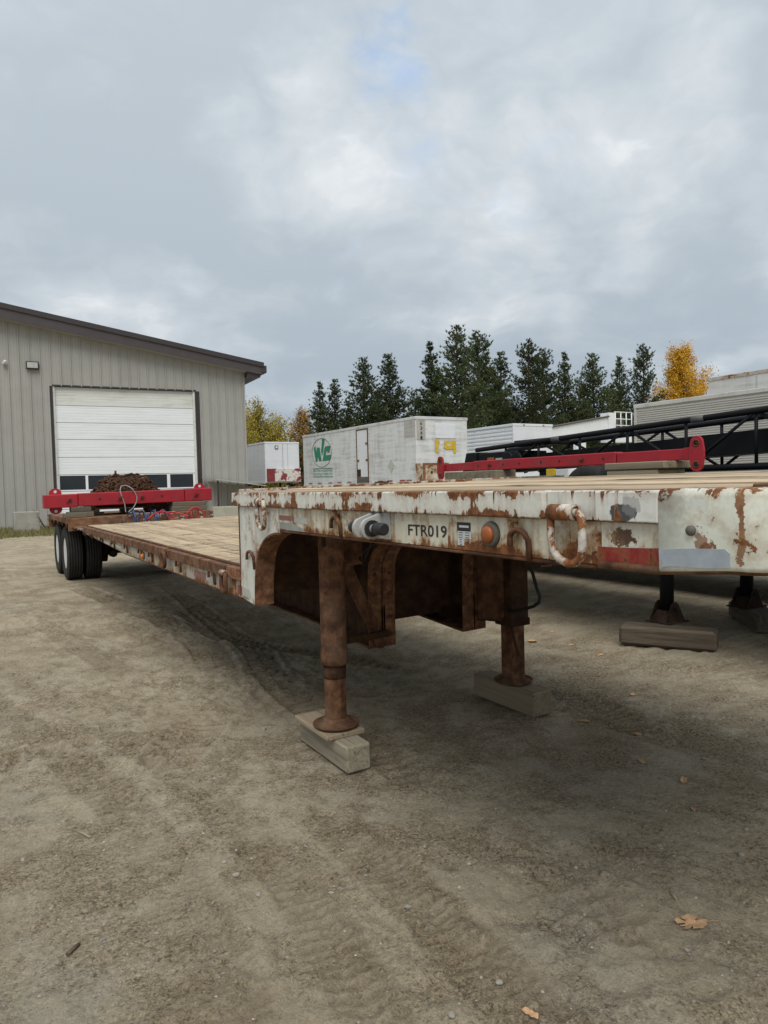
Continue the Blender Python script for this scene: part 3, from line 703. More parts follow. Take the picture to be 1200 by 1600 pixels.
# ---------------- lower deck
def low_rail(xa, xb, xw):
    P('rub_rail', MB().box(xa, xb, .012, .26, 1.037, 1.115, .004), M_RUSTO)
    P('rub_rail', MB().box(xa, xb, .31, 1.92, 1.035, 1.114, .005), M_LOWRAIL)
    P('rub_rail', MB().box(xa, xb, 2.02, 7.12, 1.035, 1.116, .005), M_LOWRAIL)
    P('rail_end', MB().lathe([(.055, 1.037), (.055, 1.115)], ((xa + .055) if xa < 1 else (xb - .055), 7.12, 0), 'z', 16), M_LOWRAIL)
    P('side_web', MB().poly([(xw, .02, .916), (xw, 3.9, .925), (xw, 6.5, 1.0), (xw, 7.1, 1.0), (xw, 7.1, 1.034), (xw, .02, 1.034)], (.012, 0, 0)), M_LOWWEB)
    P('edge_angle', MB().box(xa + .052 if xa < 1 else xa - .03, xb + .03 if xa < 1 else xb - .052, .02, 7.16, 1.07, 1.128, .003), M_RUST)
low_rail(0, .05, .028); low_rail(W - .05, W, W - .04)
P('bottom_lip', MB().strip([(.03, .04, .906), (.03, 3.9, .915), (.03, 6.5, .99)], (.09, 0, 0), (0, 0, .008)), M_RUST)
for y in np.arange(.5, 7.2, .56): P('crossmember', MB().box(.05, W - .05, y - .04, y + .04, .955, 1.075), M_RUSTD)
for y in (.64, 1.58, 2.62, 3.10, 3.85, 4.64, 5.49, 6.35, 7.05): hook(y, 1.035 - (.0 if y < 4 else .0), .09 if y < 5 else .06, .055, M_RUSTL, .006)
ring2(.275, 1.062, .930, .055, .0145, .022, -.016, M_RUSTL, M_RING)
ring2(1.97, 1.085, .955, .060, .0165, .022, -.020, M_RUSTL, M_RUSTL)
tape([(.085, 1.000), (-.0, 1.000), (-.0, .940), (.085, .940)], .0185, M_TAPER)
tape([(-.004, .998), (-.13, .992), (-.155, .935), (-.004, .940)], .0185, M_TAPEW)
tape([(.66, 1.0), (.82, 1.0), (.82, .955), (.66, .955)], .0245, M_TAPEW)
tape([(.825, 1.0), (1.15, 1.0), (1.15, .955), (.825, .955)], .0245, M_TAPEF)
for y in (4.2, 5.0): tape([(y, .995), (y + .35, 1.0), (y + .35, .965), (y, .96)], .0245, M_TAPEW)
ml = P('marker_lamp', MB().lathe([(.036, 0), (.036, -.012), (.030, -.016)], (.028, 2.98, .975), 'x', 18), M_GASKET)
sub('lens', MB().lathe([(0, -.034), (.018, -.031), (.028, -.016)], (.028, 2.98, .975), 'x', 18).xf(tilt), simple('orange_lens', (.75, .20, .015), .3), ml)
# pan between the decks and rear deck
P('hose_pan', MB().box(.06, W - .06, 7.24, 8.9, 1.02, 1.04), M_REARW)
P('rear_deck_front', MB().box(.0, .96, 8.90, 8.93, .96, 1.178, .004), M_REARDECK)
P('rear_deck_front', MB().box(.962, W, 8.902, 8.93, .98, 1.176, .004), M_REARW)
P('rear_deck_plate', MB().box(.052, W - .052, 8.93, 12.2, 1.155, 1.18), M_REARDECK)
P('rub_rail', MB().box(.0, .05, 8.93, 12.2, 1.09, 1.183, .004), M_REARDECK)
P('rub_rail', MB().box(W - .05, W, 8.93, 12.2, 1.09, 1.183, .004), M_REARDECK)
P('tail_beam', MB().box(.0, W, 12.2, 12.26, .9, 1.18, .004), M_REARDECK)
for y in (8.96, 9.45, 11.9): P('outrigger', MB().box(.03, .9, y, y + .05, .99 if y > 9 else .97, 1.15), M_RUST)
for y in (9.2, 9.8, 10.5, 11.2, 11.8): hook(y, 1.08, .06, .055, M_RUSTL, .0)
# axles, hangers, wheels
def tyre_prof(rad, w):
    pr = [(rad * .575, -w * .40), (rad * .62, -w * .47), (rad * .78, -w * .5), (rad * .90, -w * .485), (rad * .955, -w * .45), (rad * .985, -w * .41)]
    tw = w * .41; ng = 5; 
    for g in range(ng):
        c = -tw + 2 * tw * (g + .5) / ng; gw = .006
        pr += [(rad, c - tw / ng * .93), (rad, c - gw), (rad - .013, c - gw * .7), (rad - .013, c + gw * .7), (rad, c + gw), (rad, c + tw / ng * .93)]
    pr += [(rad * .985, w * .41), (rad * .955, w * .45), (rad * .90, w * .485), (rad * .78, w * .5), (rad * .62, w * .47), (rad * .575, w * .40)]
    return pr
TYRE_ME = MB().lathe(tyre_prof(.5, .285), (0, 0, 0), 'x', 48).mesh('tyre'); TYRE_ME.materials.append(M_TYRE)
RIM_ME = MB().lathe([(.292, -.118), (.300, -.112), (.285, -.085), (.270, -.06), (.262, .02), (.20, .035), (.15, .04), (.145, -.01), (.09, -.03), (.085, -.06), (.0, -.062)], (0, 0, 0), 'x', 40).mesh('rim'); RIM_ME.materials.append(M_RIM)
def bolts():
    mb = MB()
    for k in range(10):
        a = k * math.pi / 5; mb.lathe([(.013, .0), (.013, .04), (.0, .042)], (.0, .175 * math.cos(a), .175 * math.sin(a)), 'x', 6, smooth=False)
    return mb.xf(lambda v: (-v.x + .03, v.y, v.z))
NUT_ME = bolts().mesh('wheel_nuts'); NUT_ME.materials.append(M_STEEL)
def wheel(x, y, parent, face=-1, r=1.0, z=None):
    w = link('wheel', TYRE_ME, parent); w.location = Vector((x, y, (.497 if z is None else z))) - Vector(parent.location); w.scale = (1, r, r)
    for nm, me in (('rim', RIM_ME), ('wheel_nuts', NUT_ME)):
        q = link(nm, me, w)
        if face > 0: q.rotation_euler = (0, 0, math.pi)
    w.rotation_euler = (random.uniform(0, 6), 0, 0); return w
for y in (9.95, 11.25):
    for x, f in ((.175, -1), (.50, 1), (2.09, -1), (2.415, 1)): wheel(x, y, TR, f)
    part('axle', MB().tube([(.2, y, .5), (2.4, y, .5)], .065, 14), M_RUSTD, TR)
    part('brake_drum', MB().lathe([(.20, .60), (.21, .68), (.21, .78), (.10, .80)], (0, y, .5), 'x', 20), M_RUSTD, TR)
    part('brake_drum', MB().lathe([(.10, 1.79), (.21, 1.81), (.21, 1.91), (.20, 1.99)], (0, y, .5), 'x', 20), M_RUSTD, TR)
    part('brake_chamber', MB().lathe([(.05, -.32), (.075, -.30), (.075, -.12), (.05, -.10)], (.86, y, .46), 'y', 14), M_BLACKR, TR)
    part('leaf_spring', MB().strip([(.90, y - .55, .70), (.90, y - .3, .60), (.90, y, .575), (.90, y + .3, .60), (.90, y + .55, .70)], (.08, 0, 0), (0, 0, .05)), M_RUSTD, TR)
    part('leaf_spring', MB().strip([(1.62, y - .55, .70), (1.62, y - .3, .60), (1.62, y, .575), (1.62, y + .3, .60), (1.62, y + .55, .70)], (.08, 0, 0), (0, 0, .05)), M_RUSTD, TR)

#==================================================================== things on and under the main trailer
b = MB().box(.275, .435, -.945, -.285, .0, .158, .012); solo('timber_block', b, M_BLOCK, 'grey squared timber block under the near landing leg, topped by a thin board', 'timber block', 'blocks under the landing legs')
solo('support_board', MB().box(.225, .475, -.80, -.33, .1595, .188, .003), M_BLOCKT, 'thin worn board between the near leg foot and its timber block', 'board')
solo('timber_block', MB().box(1.79, 1.965, -.84, -.17, .0, .172, .010), M_BLOCKT, 'squared timber block under the far landing leg, in the shade', 'timber block', 'blocks under the landing legs')

# red spreader bar across the rear deck
def spreader_x():
    y0, y1, z0, z1 = 9.42, 9.66, 1.375, 1.618
    o = thing('spreader_bar', (1.2, 9.54, 1.24), 'red steel spreader bar lying across the rear deck in front of the rusty chains', 'spreader bar', 'red spreader bars')
    T = lambda v: (v.x, v.y, v.z + .0155 * v.x)
    pp = lambda n, mb, mt: part(n, mb.xf(T), mt, o)
    pp('beam_tube', MB().box(.25, 2.19, y0, y1, z0, z1, .014, seg=2), M_RED)
    pp('end_tube', MB().box(-.325, .243, y0 - .004, y1, z0 - .008, z1 - .006, .014, seg=2), M_RED)
    pp('end_tube', MB().box(2.197, 2.735, y0 - .004, y1, z0 - .004, z1 + .002, .014, seg=2), M_RED)
    for cx in (-.12, 2.52):
        up = [(cx - .105, z1 - .05)] + [(cx - .105 * math.cos(a), z1 + .02 + .085 * math.sin(a)) for a in np.linspace(0, math.pi, 13)] + [(cx + .105, z1 - .05)]
        l = pp('lug', MB().poly([(x, y0 + .10, z) for x, z in up], (0, .03, 0)), M_RED)
        sub('lug_hole', MB().lathe([(.026, y0 + .097), (.026, y0 + .099), (0, y0 + .0985)], (cx, 0, z1 + .045), 'y', 16).xf(T), M_DECALW, l)
        if cx < 1:
            dn = [(cx + .105, z0 + .03)] + [(cx + .105 * math.cos(a), z0 - .035 - .085 * math.sin(a)) for a in np.linspace(0, math.pi, 13)] + [(cx - .105, z0 + .03)]
            l = pp('lug', MB().poly([(x, y0 + .10, z) for x, z in dn], (0, .03, 0)), M_RED)
            sub('lug_hole', MB().lathe([(.026, y0 + .097), (.026, y0 + .099), (0, y0 + .0985)], (cx, 0, z0 - .065), 'y', 16).xf(T), M_DECALW, l)
    for x in (.10, .98, 1.38, 2.42): pp('pin_bolt', MB().lathe([(.028, y0 - .03), (.028, y0)], (x, 0, (z0 + z1) / 2), 'y', 10).tube([(x - .05, y0 - .025, (z0 + z1) / 2 - .05), (x + .04, y0 - .03, (z0 + z1) / 2 + .03)], .008, 6), M_CHAIN)
    for x in (.62, 1.75): pp('pin_hole', MB().lathe([(.024, y0 - .003), (.024, y0 + .01)], (x, 0, (z0 + z1) / 2), 'y', 12), M_RUSTD)
spreader_x()
def crib(x0, x1, y0, y1, z0, z1, mat, label, group='timbers under the spreader bars'):
    solo('crib_timber', MB().box(x0, x1, y0, y1, z0, z1, .008), mat, label, 'timber', group)
crib(-.03, .36, 9.18, 9.34, 1.184, 1.262, M_CRIB, 'short grey timber in front of the left end of the rear spreader bar')
crib(.06, .50, 9.36, 9.70, 1.188, 1.28, M_CRIB, 'wide lower timber under the left end of the rear spreader bar')
crib(.12, .46, 9.38, 9.68, 1.282, 1.372, M_CRIB, 'upper timber wedged under the left end of the rear spreader bar')
crib(1.93, 2.62, 9.40, 9.72, 1.222, 1.318, M_CRIB, 'lower timber of the pair under the right end of the rear spreader bar')
crib(1.95, 2.60, 9.41, 9.71, 1.320, 1.405, M_CRIB, 'upper timber of the pair under the right end of the rear spreader bar')
# pallet with chains
def pallet():
    o = thing('pallet', (1.2, 10.25, 1.2), 'low dark pallet on the rear deck carrying the chain heap', 'pallet')
    for x in (.62, 1.25, 1.80): part('stringer', MB().box(x - .05, x + .05, 9.82, 10.8, 1.205, 1.30), M_CRIBY, o)
    for i in range(6): part('slat', MB().box(.5, 1.95, 9.82 + i * .17, 9.95 + i * .17, 1.301, 1.33), M_CRIB, o)
    for x in (.62, 1.25): part('stringer', MB().box(x - .12, x + .12, 9.76, 9.815, 1.207, 1.26), M_CRIB, o)
pallet()
def chain_heap():
    o = thing('chain_heap', (1.2, 10.3, 1.33), 'heap of brown rusty chains piled on the pallet behind the red spreader bar', 'chain')
    L = .10; base = []
    for k in range(12):
        a = 2 * math.pi * k / 12; base.append((L * .62 * math.cos(a) + (L * .38 if math.cos(a) > 0 else -L * .38), L * .55 * math.sin(a), 0))
    tmpl = MB().tube(base, .019, 5, closed=True); tmpl.bm.verts.ensure_lookup_table(); tmpl.bm.faces.ensure_lookup_table()
    tv = np.array([v.co[:] for v in tmpl.bm.verts]); tf = np.array([[v.index for v in f.verts] for f in tmpl.bm.faces]); tmpl.bm.verts.index_update()
    tf = np.array([[v.index for v in f.verts] for f in tmpl.bm.faces]); tmpl.bm.free()
    V, F = [], []; cnt = 0
    def prof(x):  # heap height above slat
        u = (x - 1.23) / .72
        return .56 * max(0, 1 - abs(u) ** 2.2) * (.88 + .12 * math.sin(9 * x)) + .05
    for i in range(2300):
        x = random.gauss(1.23, .36); y = random.gauss(10.25, .22)
        if abs(x - 1.23) > .70 or abs(y - 10.25) > .46: continue
        top = prof(x) * max(.12, 1 - (abs(y - 10.25) / .5) ** 2.5)
        z = 1.345 + top * random.uniform(.6, 1.0) + (random.random() < .06) * random.uniform(0, .06)
        e = Matrix.Rotation(random.uniform(0, 6.28), 3, 'Z') @ Matrix.Rotation(random.uniform(-1.2, 1.2), 3, 'Y') @ Matrix.Rotation(random.uniform(0, 3.14), 3, 'X')
        V.append(tv @ np.array(e).T + (x, y, z)); F.append(tf + cnt); cnt += len(tv)
    for i in range(110):   # links hanging off the right end of the pallet
        x = random.uniform(1.55, 1.95); y = random.uniform(9.75, 9.86); z = random.uniform(1.215, 1.36)
        e = Matrix.Rotation(random.uniform(0, 6.28), 3, 'Z') @ Matrix.Rotation(random.uniform(-1.2, 1.2), 3, 'Y') @ Matrix.Rotation(random.uniform(0, 3.14), 3, 'X')
        V.append(tv @ np.array(e).T + (x, y, z)); F.append(tf + cnt); cnt += len(tv)
    me = bpy.data.meshes.new('chain_links'); me.from_pydata(np.concatenate(V).tolist(), [], np.concatenate(F).tolist())
    me.polygons.foreach_set('use_smooth', np.ones(len(me.polygons), bool))
    q = link('chain_links', me, o, M_CHAIN); q['kind'] = 'stuff'; q.matrix_parent_inverse = Matrix.Translation(-Vector(o.location))
    # core the links rest on
    part('heap_core', MB().lathe([(.60, 1.331), (.56, 1.48), (.42, 1.68), (.22, 1.79), (0, 1.80)], (1.23, 10.25, 0), 'z', 16).xf(lambda v: (v.x, 10.25 + (v.y - 10.25) * .7, v.z)), M_CHAIN, o)
    part('shackle', MB().tube([(1.02, 10.2, 1.86), (1.01, 10.2, 1.95), (1.05, 10.2, 2.0), (1.09, 10.2, 1.95), (1.09, 10.2, 1.86)], .024, 8).tube([(1.05, 10.2, 1.98), (1.05, 10.2, 2.05)], .02, 8), M_CHAIN, o)
    part('turnbuckle', MB().tube([(1.15, 10.18, 1.90), (1.22, 10.18, 1.95), (1.36, 10.18, 1.985), (1.40, 10.18, 1.96), (1.38, 10.18, 1.90)], .022, 8), M_CHAIN, o)
    part('red_tag', MB().box(1.36, 1.44, 9.92, 9.96, 1.64, 1.73, .01), M_RED, o)
chain_heap()
M_CABLE = simple('grey_cable', (.30, .29, .27), .6, 0, .15, 20)
cb = [(1.06, 9.38, 1.24), (1.05, 9.40, 1.40), (1.0, 9.40, 1.56), (.985, 9.42, 1.66), (1.02, 9.46, 1.735), (1.10, 9.47, 1.745), (1.20, 9.41, 1.68), (1.27, 9.405, 1.55), (1.27, 9.40, 1.44), (1.20, 9.39, 1.32), (1.12, 9.37, 1.24)]
solo('cable', MB().tube(smooth_path(cb + [(1.3, 9.2, 1.215), (1.7, 9.1, 1.222), (1.9, 9.05, 1.226)]), .0095, 6), M_CABLE, 'thin grey cable looped over the middle of the rear spreader bar', 'cable')
def coil(name, x0, x1, n, r, mat, label, seed):
    rr = random.Random(seed); pts = []
    N = int(n * 14)
    for i in range(N + 1):
        u = i / N; a = u * n * 2 * math.pi; x = x0 + (x1 - x0) * u + .02 * rr.random()
        pts.append((x + .05 * math.sin(a * .5), 8.55 + .12 * math.cos(a), 1.04 + r + .008 + r * math.sin(a + .3) * (1 + .12 * math.sin(u * 9))))
    pts = [(q[0], q[1], max(q[2], 1.052)) for q in pts]
    solo(name, MB().tube(pts, .011, 6), mat, label, 'hose')
coil('air_hose', .95, 1.55, 6.5, .115, simple('hose_blue', (.022, .06, .16), .45), 'dark blue coiled air hose lying in front of the rear deck', 3)
rp = [(1.22, 8.5, 1.06), (1.30, 8.45, 1.16), (1.42, 8.5, 1.235), (1.60, 8.5, 1.24), (1.72, 8.5, 1.14), (1.68, 8.5, 1.08), (1.60, 8.52, 1.20), (1.52, 8.5, 1.27), (1.50, 8.48, 1.24), (1.75, 8.55, 1.23), (1.95, 8.5, 1.16), (1.95, 8.5, 1.06), (1.98, 8.5, 1.2), (2.08, 8.5, 1.30), (2.2, 8.5, 1.285), (2.28, 8.5, 1.18), (2.26, 8.5, 1.065), (2.1, 8.5, 1.06), (2.05, 8.5, 1.18), (2.1, 8.55, 1.285), (2.17, 8.55, 1.28), (2.22, 8.55, 1.17), (2.2, 8.55, 1.07), (2.4, 8.5, 1.07)]
solo('air_hose', MB().tube(smooth_path(rp), .013, 6), simple('hose_red', (.48, .025, .03), .45), 'red looped air hose lying in front of the rear deck beside the blue one', 'hose')

#==================================================================== neighbouring trailer
NB = thing('flatbed_trailer', (5.2, 2, 0), 'black flatbed trailer standing on two black legs beyond the rusty trailer', 'trailer')
part('deck_frame', MB().box(3.96, 4.02, -2.6, 9.5, 1.32, 1.555, .004), M_BLACKP, NB)
part('deck_frame', MB().box(6.4, 6.46, -2.6, 9.5, 1.32, 1.555, .004), M_BLACKP, NB)
part('deck_frame', MB().box(4.02, 6.4, -2.6, -2.54, 1.32, 1.555, .004), M_BLACKP, NB)
for x in (4.8, 5.6): part('main_beam', MB().box(x - .06, x + .06, -2.5, 9.4, 1.1, 1.5), M_BLACKP, NB)
for i in range(12): part('deck_board', MB().box(4.025 + i * .198, 4.217 + i * .198, -2.535, 9.5, 1.505, 1.55, .003), M_CRIBY, NB)
for x in (4.5, 5.86):
    y = .13
    o = part('landing_leg', MB().lathe([(.068, 1.32), (.068, .245), (.0, .24)], (x, y, 0), 'z', 18).lathe([(.085, .78), (.085, .70), (.07, .68)], (x, y, 0), 'z', 18), M_BLACKP, NB)
    for s in (-1, 1):
        sub('shoe_ear', MB().poly([(x - .15, y + s * .085, .206), (x + .15, y + s * .085, .206), (x + .055, y + s * .085, .37), (x + .02, y + s * .085, .40), (x - .02, y + s * .085, .40), (x - .055, y + s * .085, .37)], (0, .012 * s, 0)), M_SHOE, o)
    sub('shoe_plate', MB().box(x - .16, x + .16, y - .14, y + .14, .194, .206, .002), M_SHOE, o)
    sub('shoe_side', MB().poly([(x - .15, y - .09, .206), (x - .15, y + .09, .206), (x - .07, y + .06, .31), (x - .07, y - .06, .31)], (.012, 0, .004)), M_SHOE, o)
    sub('shoe_pin', MB().tube([(x, y - .11, .345), (x, y + .11, .345)], .022, 10).tube([(x - .02, y - .108, .355), (x, y - .112, .315), (x + .02, y - .108, .355)], .006, 6), M_SHOE, o)
for y in (7.0, 8.3):
    for x, f in ((4.12, -1), (6.3, 1)): wheel(x, y, NB, f)
    part('axle', MB().tube([(4.1, y, .5), (6.3, y, .5)], .06, 12), M_BLACKP, NB)
    for x in (4.8, 5.6): part('axle_hanger', MB().box(x - .05, x + .05, y - .08, y + .08, .45, 1.12), M_BLACKP, NB)
def wood_local(name, c0, c1, c2):
    mt, t, bs = material(name); p = t.obj(); r = t.rand(); pr = t.vadd(p, t.comb(t.mul(r, 7.), t.mul(r, 5.), t.mul(r, 3.)))
    g = t.noise(t.vmul(pr, (1.5, 26, 26)), 1.0, 8, .65, .5); c = t.ramp(g, [(.3, c0), (.5, c1), (.72, c2)])
    cr = t.step(t.noise(t.vmul(pr, (.9, 30, 30)), 1, 4, .6), .60, .66); c = t.mix(t.mul(cr, .8), c, (.03, .022, .015))
    t.set(bs.inputs['Base Color'], c); bs.inputs['Roughness'].default_value = .9; t.set(bs.inputs['Normal'], t.bump(g, .6, .008)); return mt
M_BLOCKD = wood_local('block_brown', (.045, .033, .022), (.10, .076, .052), (.165, .13, .092))
def yawed_block(cx, cy, L, wd, h, ang, label, chamfer=.012):
    mb = MB().box(-L / 2, L / 2, -wd / 2, wd / 2, 0, h, chamfer)
    me = mb.mesh('timber_block'); o = link('timber_block', me, None, M_BLOCKD); o.location = (cx, cy, 0); o.rotation_euler = (0, 0, ang)
    return tag(o, label, 'timber block', 'blocks under the landing legs')
yawed_block(4.30, -.03, .88, .26, .193, math.atan2(-.77, .42), 'rounded grey timber block under the nearer black leg of the flatbed', .03)
yawed_block(5.86, .02, 1.05, .30, .193, math.atan2(-.75, -.68), 'grey timber block under the farther black leg at the right edge', .03)

# second spreader bar, along the flatbed deck
def spreader_y():
    o = thing('spreader_bar', (4.4, 1.7, 1.69), 'long red steel spreader bar with holed end lugs on timbers on the flatbed deck', 'spreader bar', 'red spreader bars')
    xc = 4.40
    pp = lambda n, mb, mt: part(n, mb, mt, o)
    pp('beam_tube', MB().box(xc - .065, xc + .065, .62, 3.00, 1.795, 1.925, .008), M_RED)
    pp('end_tube', MB().box(xc - .052, xc + .052, -.30, .612, 1.806, 1.914, .006), M_RED)
    pp('end_tube', MB().box(xc - .052, xc + .052, 3.008, 3.72, 1.806, 1.914, .006), M_RED)
    pp('lug_pad', MB().box(xc - .07, xc - .053, -.36, -.20, 1.80, 1.92, .003), M_RED)
    for cy in (-.345, 3.735):
        zc = 1.858
        s = 1 if cy > 0 else -1
        pts = []
        pts += [(cy + .062 * math.cos(a) * -1, zc + .105 + .06 * math.sin(a)) for a in np.linspace(.3, math.pi - .1, 9)]
        pts += [(cy + .075, zc + .03), (cy + .075, zc - .03)]
        pts += [(cy + .062 * math.cos(a), zc - .105 - .06 * math.sin(a)) for a in np.linspace(.1, math.pi - .1, 9)]
        pts += [(cy - .075, zc - .03), (cy - .075, zc + .03)]
        l = pp('lug', MB().poly([(xc - .09, y, z) for y, z in pts], (.026, 0, 0)), M_RED)
        for zz in (zc + .10, zc - .10):
            sub('lug_hole', MB().lathe([(.034, -.006), (.034, 0), (.022, 0), (.020, -.004)], (xc - .09, cy, zz), 'x', 16, closed=True), M_RUSTL, l)
            sub('lug_hole', MB().lathe([(.0, -.0015), (.022, -.001)], (xc - .09, cy, zz), 'x', 16), M_DECAL, l)
    for y in (.78, 1.42, 1.72, 2.1, 2.4, 2.9): pp('pin_hole', MB().lathe([(.017, -.002), (.017, .004)], (xc - .065, y, 1.86), 'x', 12), M_DECAL)
    for y in (1.08, 2.66): pp('pin_bolt', MB().tube([(xc - .085, y - .02, 1.84), (xc - .085, y + .025, 1.885)], .009, 6).lathe([(.02, -.02), (.02, 0)], (xc - .065, y, 1.86), 'x', 10), M_CHAIN)
    pp('shackle', MB().tube([(xc - .03, 2.02, 1.79), (xc - .03, 2.0, 1.75), (xc - .03, 2.04, 1.745), (xc - .03, 2.06, 1.79)], .012, 6), M_BLACKR)
spreader_y()
crib(4.16, 4.62, -.06, .60, 1.551, 1.633, M_CRIBY, 'bottom timber of the pale stack under the near end of the long red bar')
crib(4.18, 4.60, -.02, .60, 1.642, 1.722, M_CRIBY, 'middle timber of the pale stack under the near end of the long red bar')
crib(4.17, 4.61, -.10, .62, 1.732, 1.804, M_CRIBY, 'top timber of the pale stack under the near end of the long red bar')
crib(4.20, 4.55, 2.35, 3.55, 1.551, 1.67, M_CRIB, 'long dark lower timber under the far end of the long red bar')
crib(4.22, 4.55, 2.40, 3.50, 1.672, 1.792, M_CRIB, 'long dark upper timber under the far end of the long red bar')
crib(4.22, 4.55, 1.55, 2.30, 1.551, 1.70, M_CRIB, 'grey timber on the flatbed under the middle of the long red bar')
solo('strap', MB().tube(smooth_path([(4.5, -.75, 1.57), (4.45, -.6, 1.63), (4.5, -.45, 1.60), (4.42, -.25, 1.66), (4.5, -.12, 1.62), (4.45, -.02, 1.67)]), .022, 6, flat=.6), M_BLACKR, 'crumpled black strap on the flatbed beside the near end of the long red bar', 'strap')

#==================================================================== black lattice mast on its low trailer
LT = thing('low_trailer', (8.1, 3, 0), 'low dark trailer carrying the black lattice mast behind the flatbed', 'trailer')
part('deck_frame', MB().box(7.0, 9.4, -4.0, 9.6, .62, .86, .01), M_BLACKP, LT)
for y in (7.6, 8.8):
    for x, f in ((7.2, -1), (9.2, 1)):
        wheel(x, y, LT, f, .6, .3)
for x in (7.3, 9.1): part('landing_leg', MB().box(x - .06, x + .06, -3.06, -2.94, -.02, .63), M_BLACKP, LT)
MT = thing('lattice_mast', (8.0, 2, .86), 'long black lattice mast with pipe chords and a box beam lying behind the red bar', 'mast')
zt = lambda y: 2.50 - .034 * (y - .84)
pp = lambda n, mb, mt=M_BLACKP: part(n, mb, mt, MT)
for x in (7.5, 8.35):
    pp('top_chord', MB().tube([(x, -4.5, zt(-4.5)), (x, 6.9, zt(6.9))], .046, 12))
    pp('bottom_chord', MB().tube([(x, -4.5, 1.76), (x, 3.9, 1.76)], .044, 12))
    ys = [-4.2, -3.2, -2.2, -1.15, -.1, 1.0, 2.05, 3.1, 4.1, 5.1, 6.0]
    for i, y in enumerate(ys):
        zb = 1.76 if y < 4 else zt(y) - .5
        if True: pp('lattice_post', MB().tube([(x, y, zb), (x, y, zt(y))], .024, 8))
        if i < len(ys) - 1:
            y2 = ys[i + 1]; zb2 = 1.76 if y2 < 4 else zt(y2) - .5
            a = (x, y, zb) if i % 2 == 0 else (x, y, zt(y)); c = (x, y2, zt(y2)) if i % 2 == 0 else (x, y2, zb2)
            pp('lattice_diagonal', MB().tube([a, c], .024, 8))
pp('box_beam', MB().poly([(7.66, -4.5, zt(-4.5) - .60), (7.66, 6.3, zt(6.3) - .50), (7.66, 6.3, zt(6.3) - .20), (7.66, -4.5, zt(-4.5) - .27)], (.5, 0, 0)))
pp('collar', MB().tube([(7.5, 1.75, zt(1.75)), (7.5, 1.95, zt(1.95))], .049, 12), M_COLLAR)
pp('collar', MB().tube([(7.5, 4.55, zt(4.55)), (7.5, 4.75, zt(4.75))], .049, 12), M_COLLAR)
pp('head_box', MB().box(7.42, 8.2, 5.6, 6.75, 1.90, 2.22, .02))
pp('head_plate', MB().poly([(7.4, 6.78, 1.85), (7.4, 7.25, 1.85), (7.4, 7.12, 2.24), (7.4, 6.80, 2.24)], (.5, 0, 0)))
pp('sheave', MB().lathe([(.13, -.03), (.15, -.02), (.15, .02), (.13, .03)], (7.42, 5.85, 2.06), 'x', 20))
pp('sheave', MB().lathe([(.12, -.03), (.14, -.02), (.14, .02), (.12, .03)], (7.42, 5.60, 2.05), 'x', 20))
pp('motor', MB().box(7.6, 8.1, 4.9, 5.9, 2.30, 2.42, .02))
pp('winch', MB().box(7.55, 8.2, .1, .85, 2.16, 2.50, .03))
pp('winch', MB().box(7.55, 8.2, -.1, .5, 2.20, 2.56, .03))
pp('data_plate', MB().box(7.405, 7.415, 6.25, 6.45, 2.02, 2.12), M_AMBER)
pp('data_plate', MB().box(7.405, 7.415, 5.98, 6.2, 1.98, 2.1), M_GREYP)
pp('yellow_box', MB().box(8.5, 8.7, 3.0, 3.5, 2.10, 2.2), simple('safety_yellow', (.55, .35, .02), .5))
pp('support_post', MB().box(7.7, 8.1, -3.2, -2.9, .861, 1.80)); pp('support_post', MB().box(7.7, 8.1, 5.0, 5.3, .861, 1.9))
DL = thing('axle_dolly', (7.6, 3.7, .86), 'dual tyred axle with a yellow and white end panel under the black mast', 'axle')
for x, f in ((7.22, -1), (7.56, 1)): wheel(x, 3.62, DL, f, 1.0, 1.362)
wheel(7.22, 3.05, DL, -1, 1.0, 1.36); wheel(7.56, 3.05, DL, 1, 1.0, 1.36)
part('axle', MB().tube([(7.2, 3.62, 1.36), (8.9, 3.62, 1.36)], .06, 10), M_BLACKP, DL)
part('end_panel', MB().box(7.3, 7.33, 4.20, 4.48, 1.2, 1.83, .005), M_RIM, DL)
part('end_panel', MB().box(7.29, 7.33, 4.50, 4.70, 1.2, 1.84, .005), simple('panel_yellow', (.62, .40, .02), .5), DL)
part('panel_post', MB().box(7.3, 7.36, 4.2, 4.7, .861, 1.2), M_BLACKP, DL)

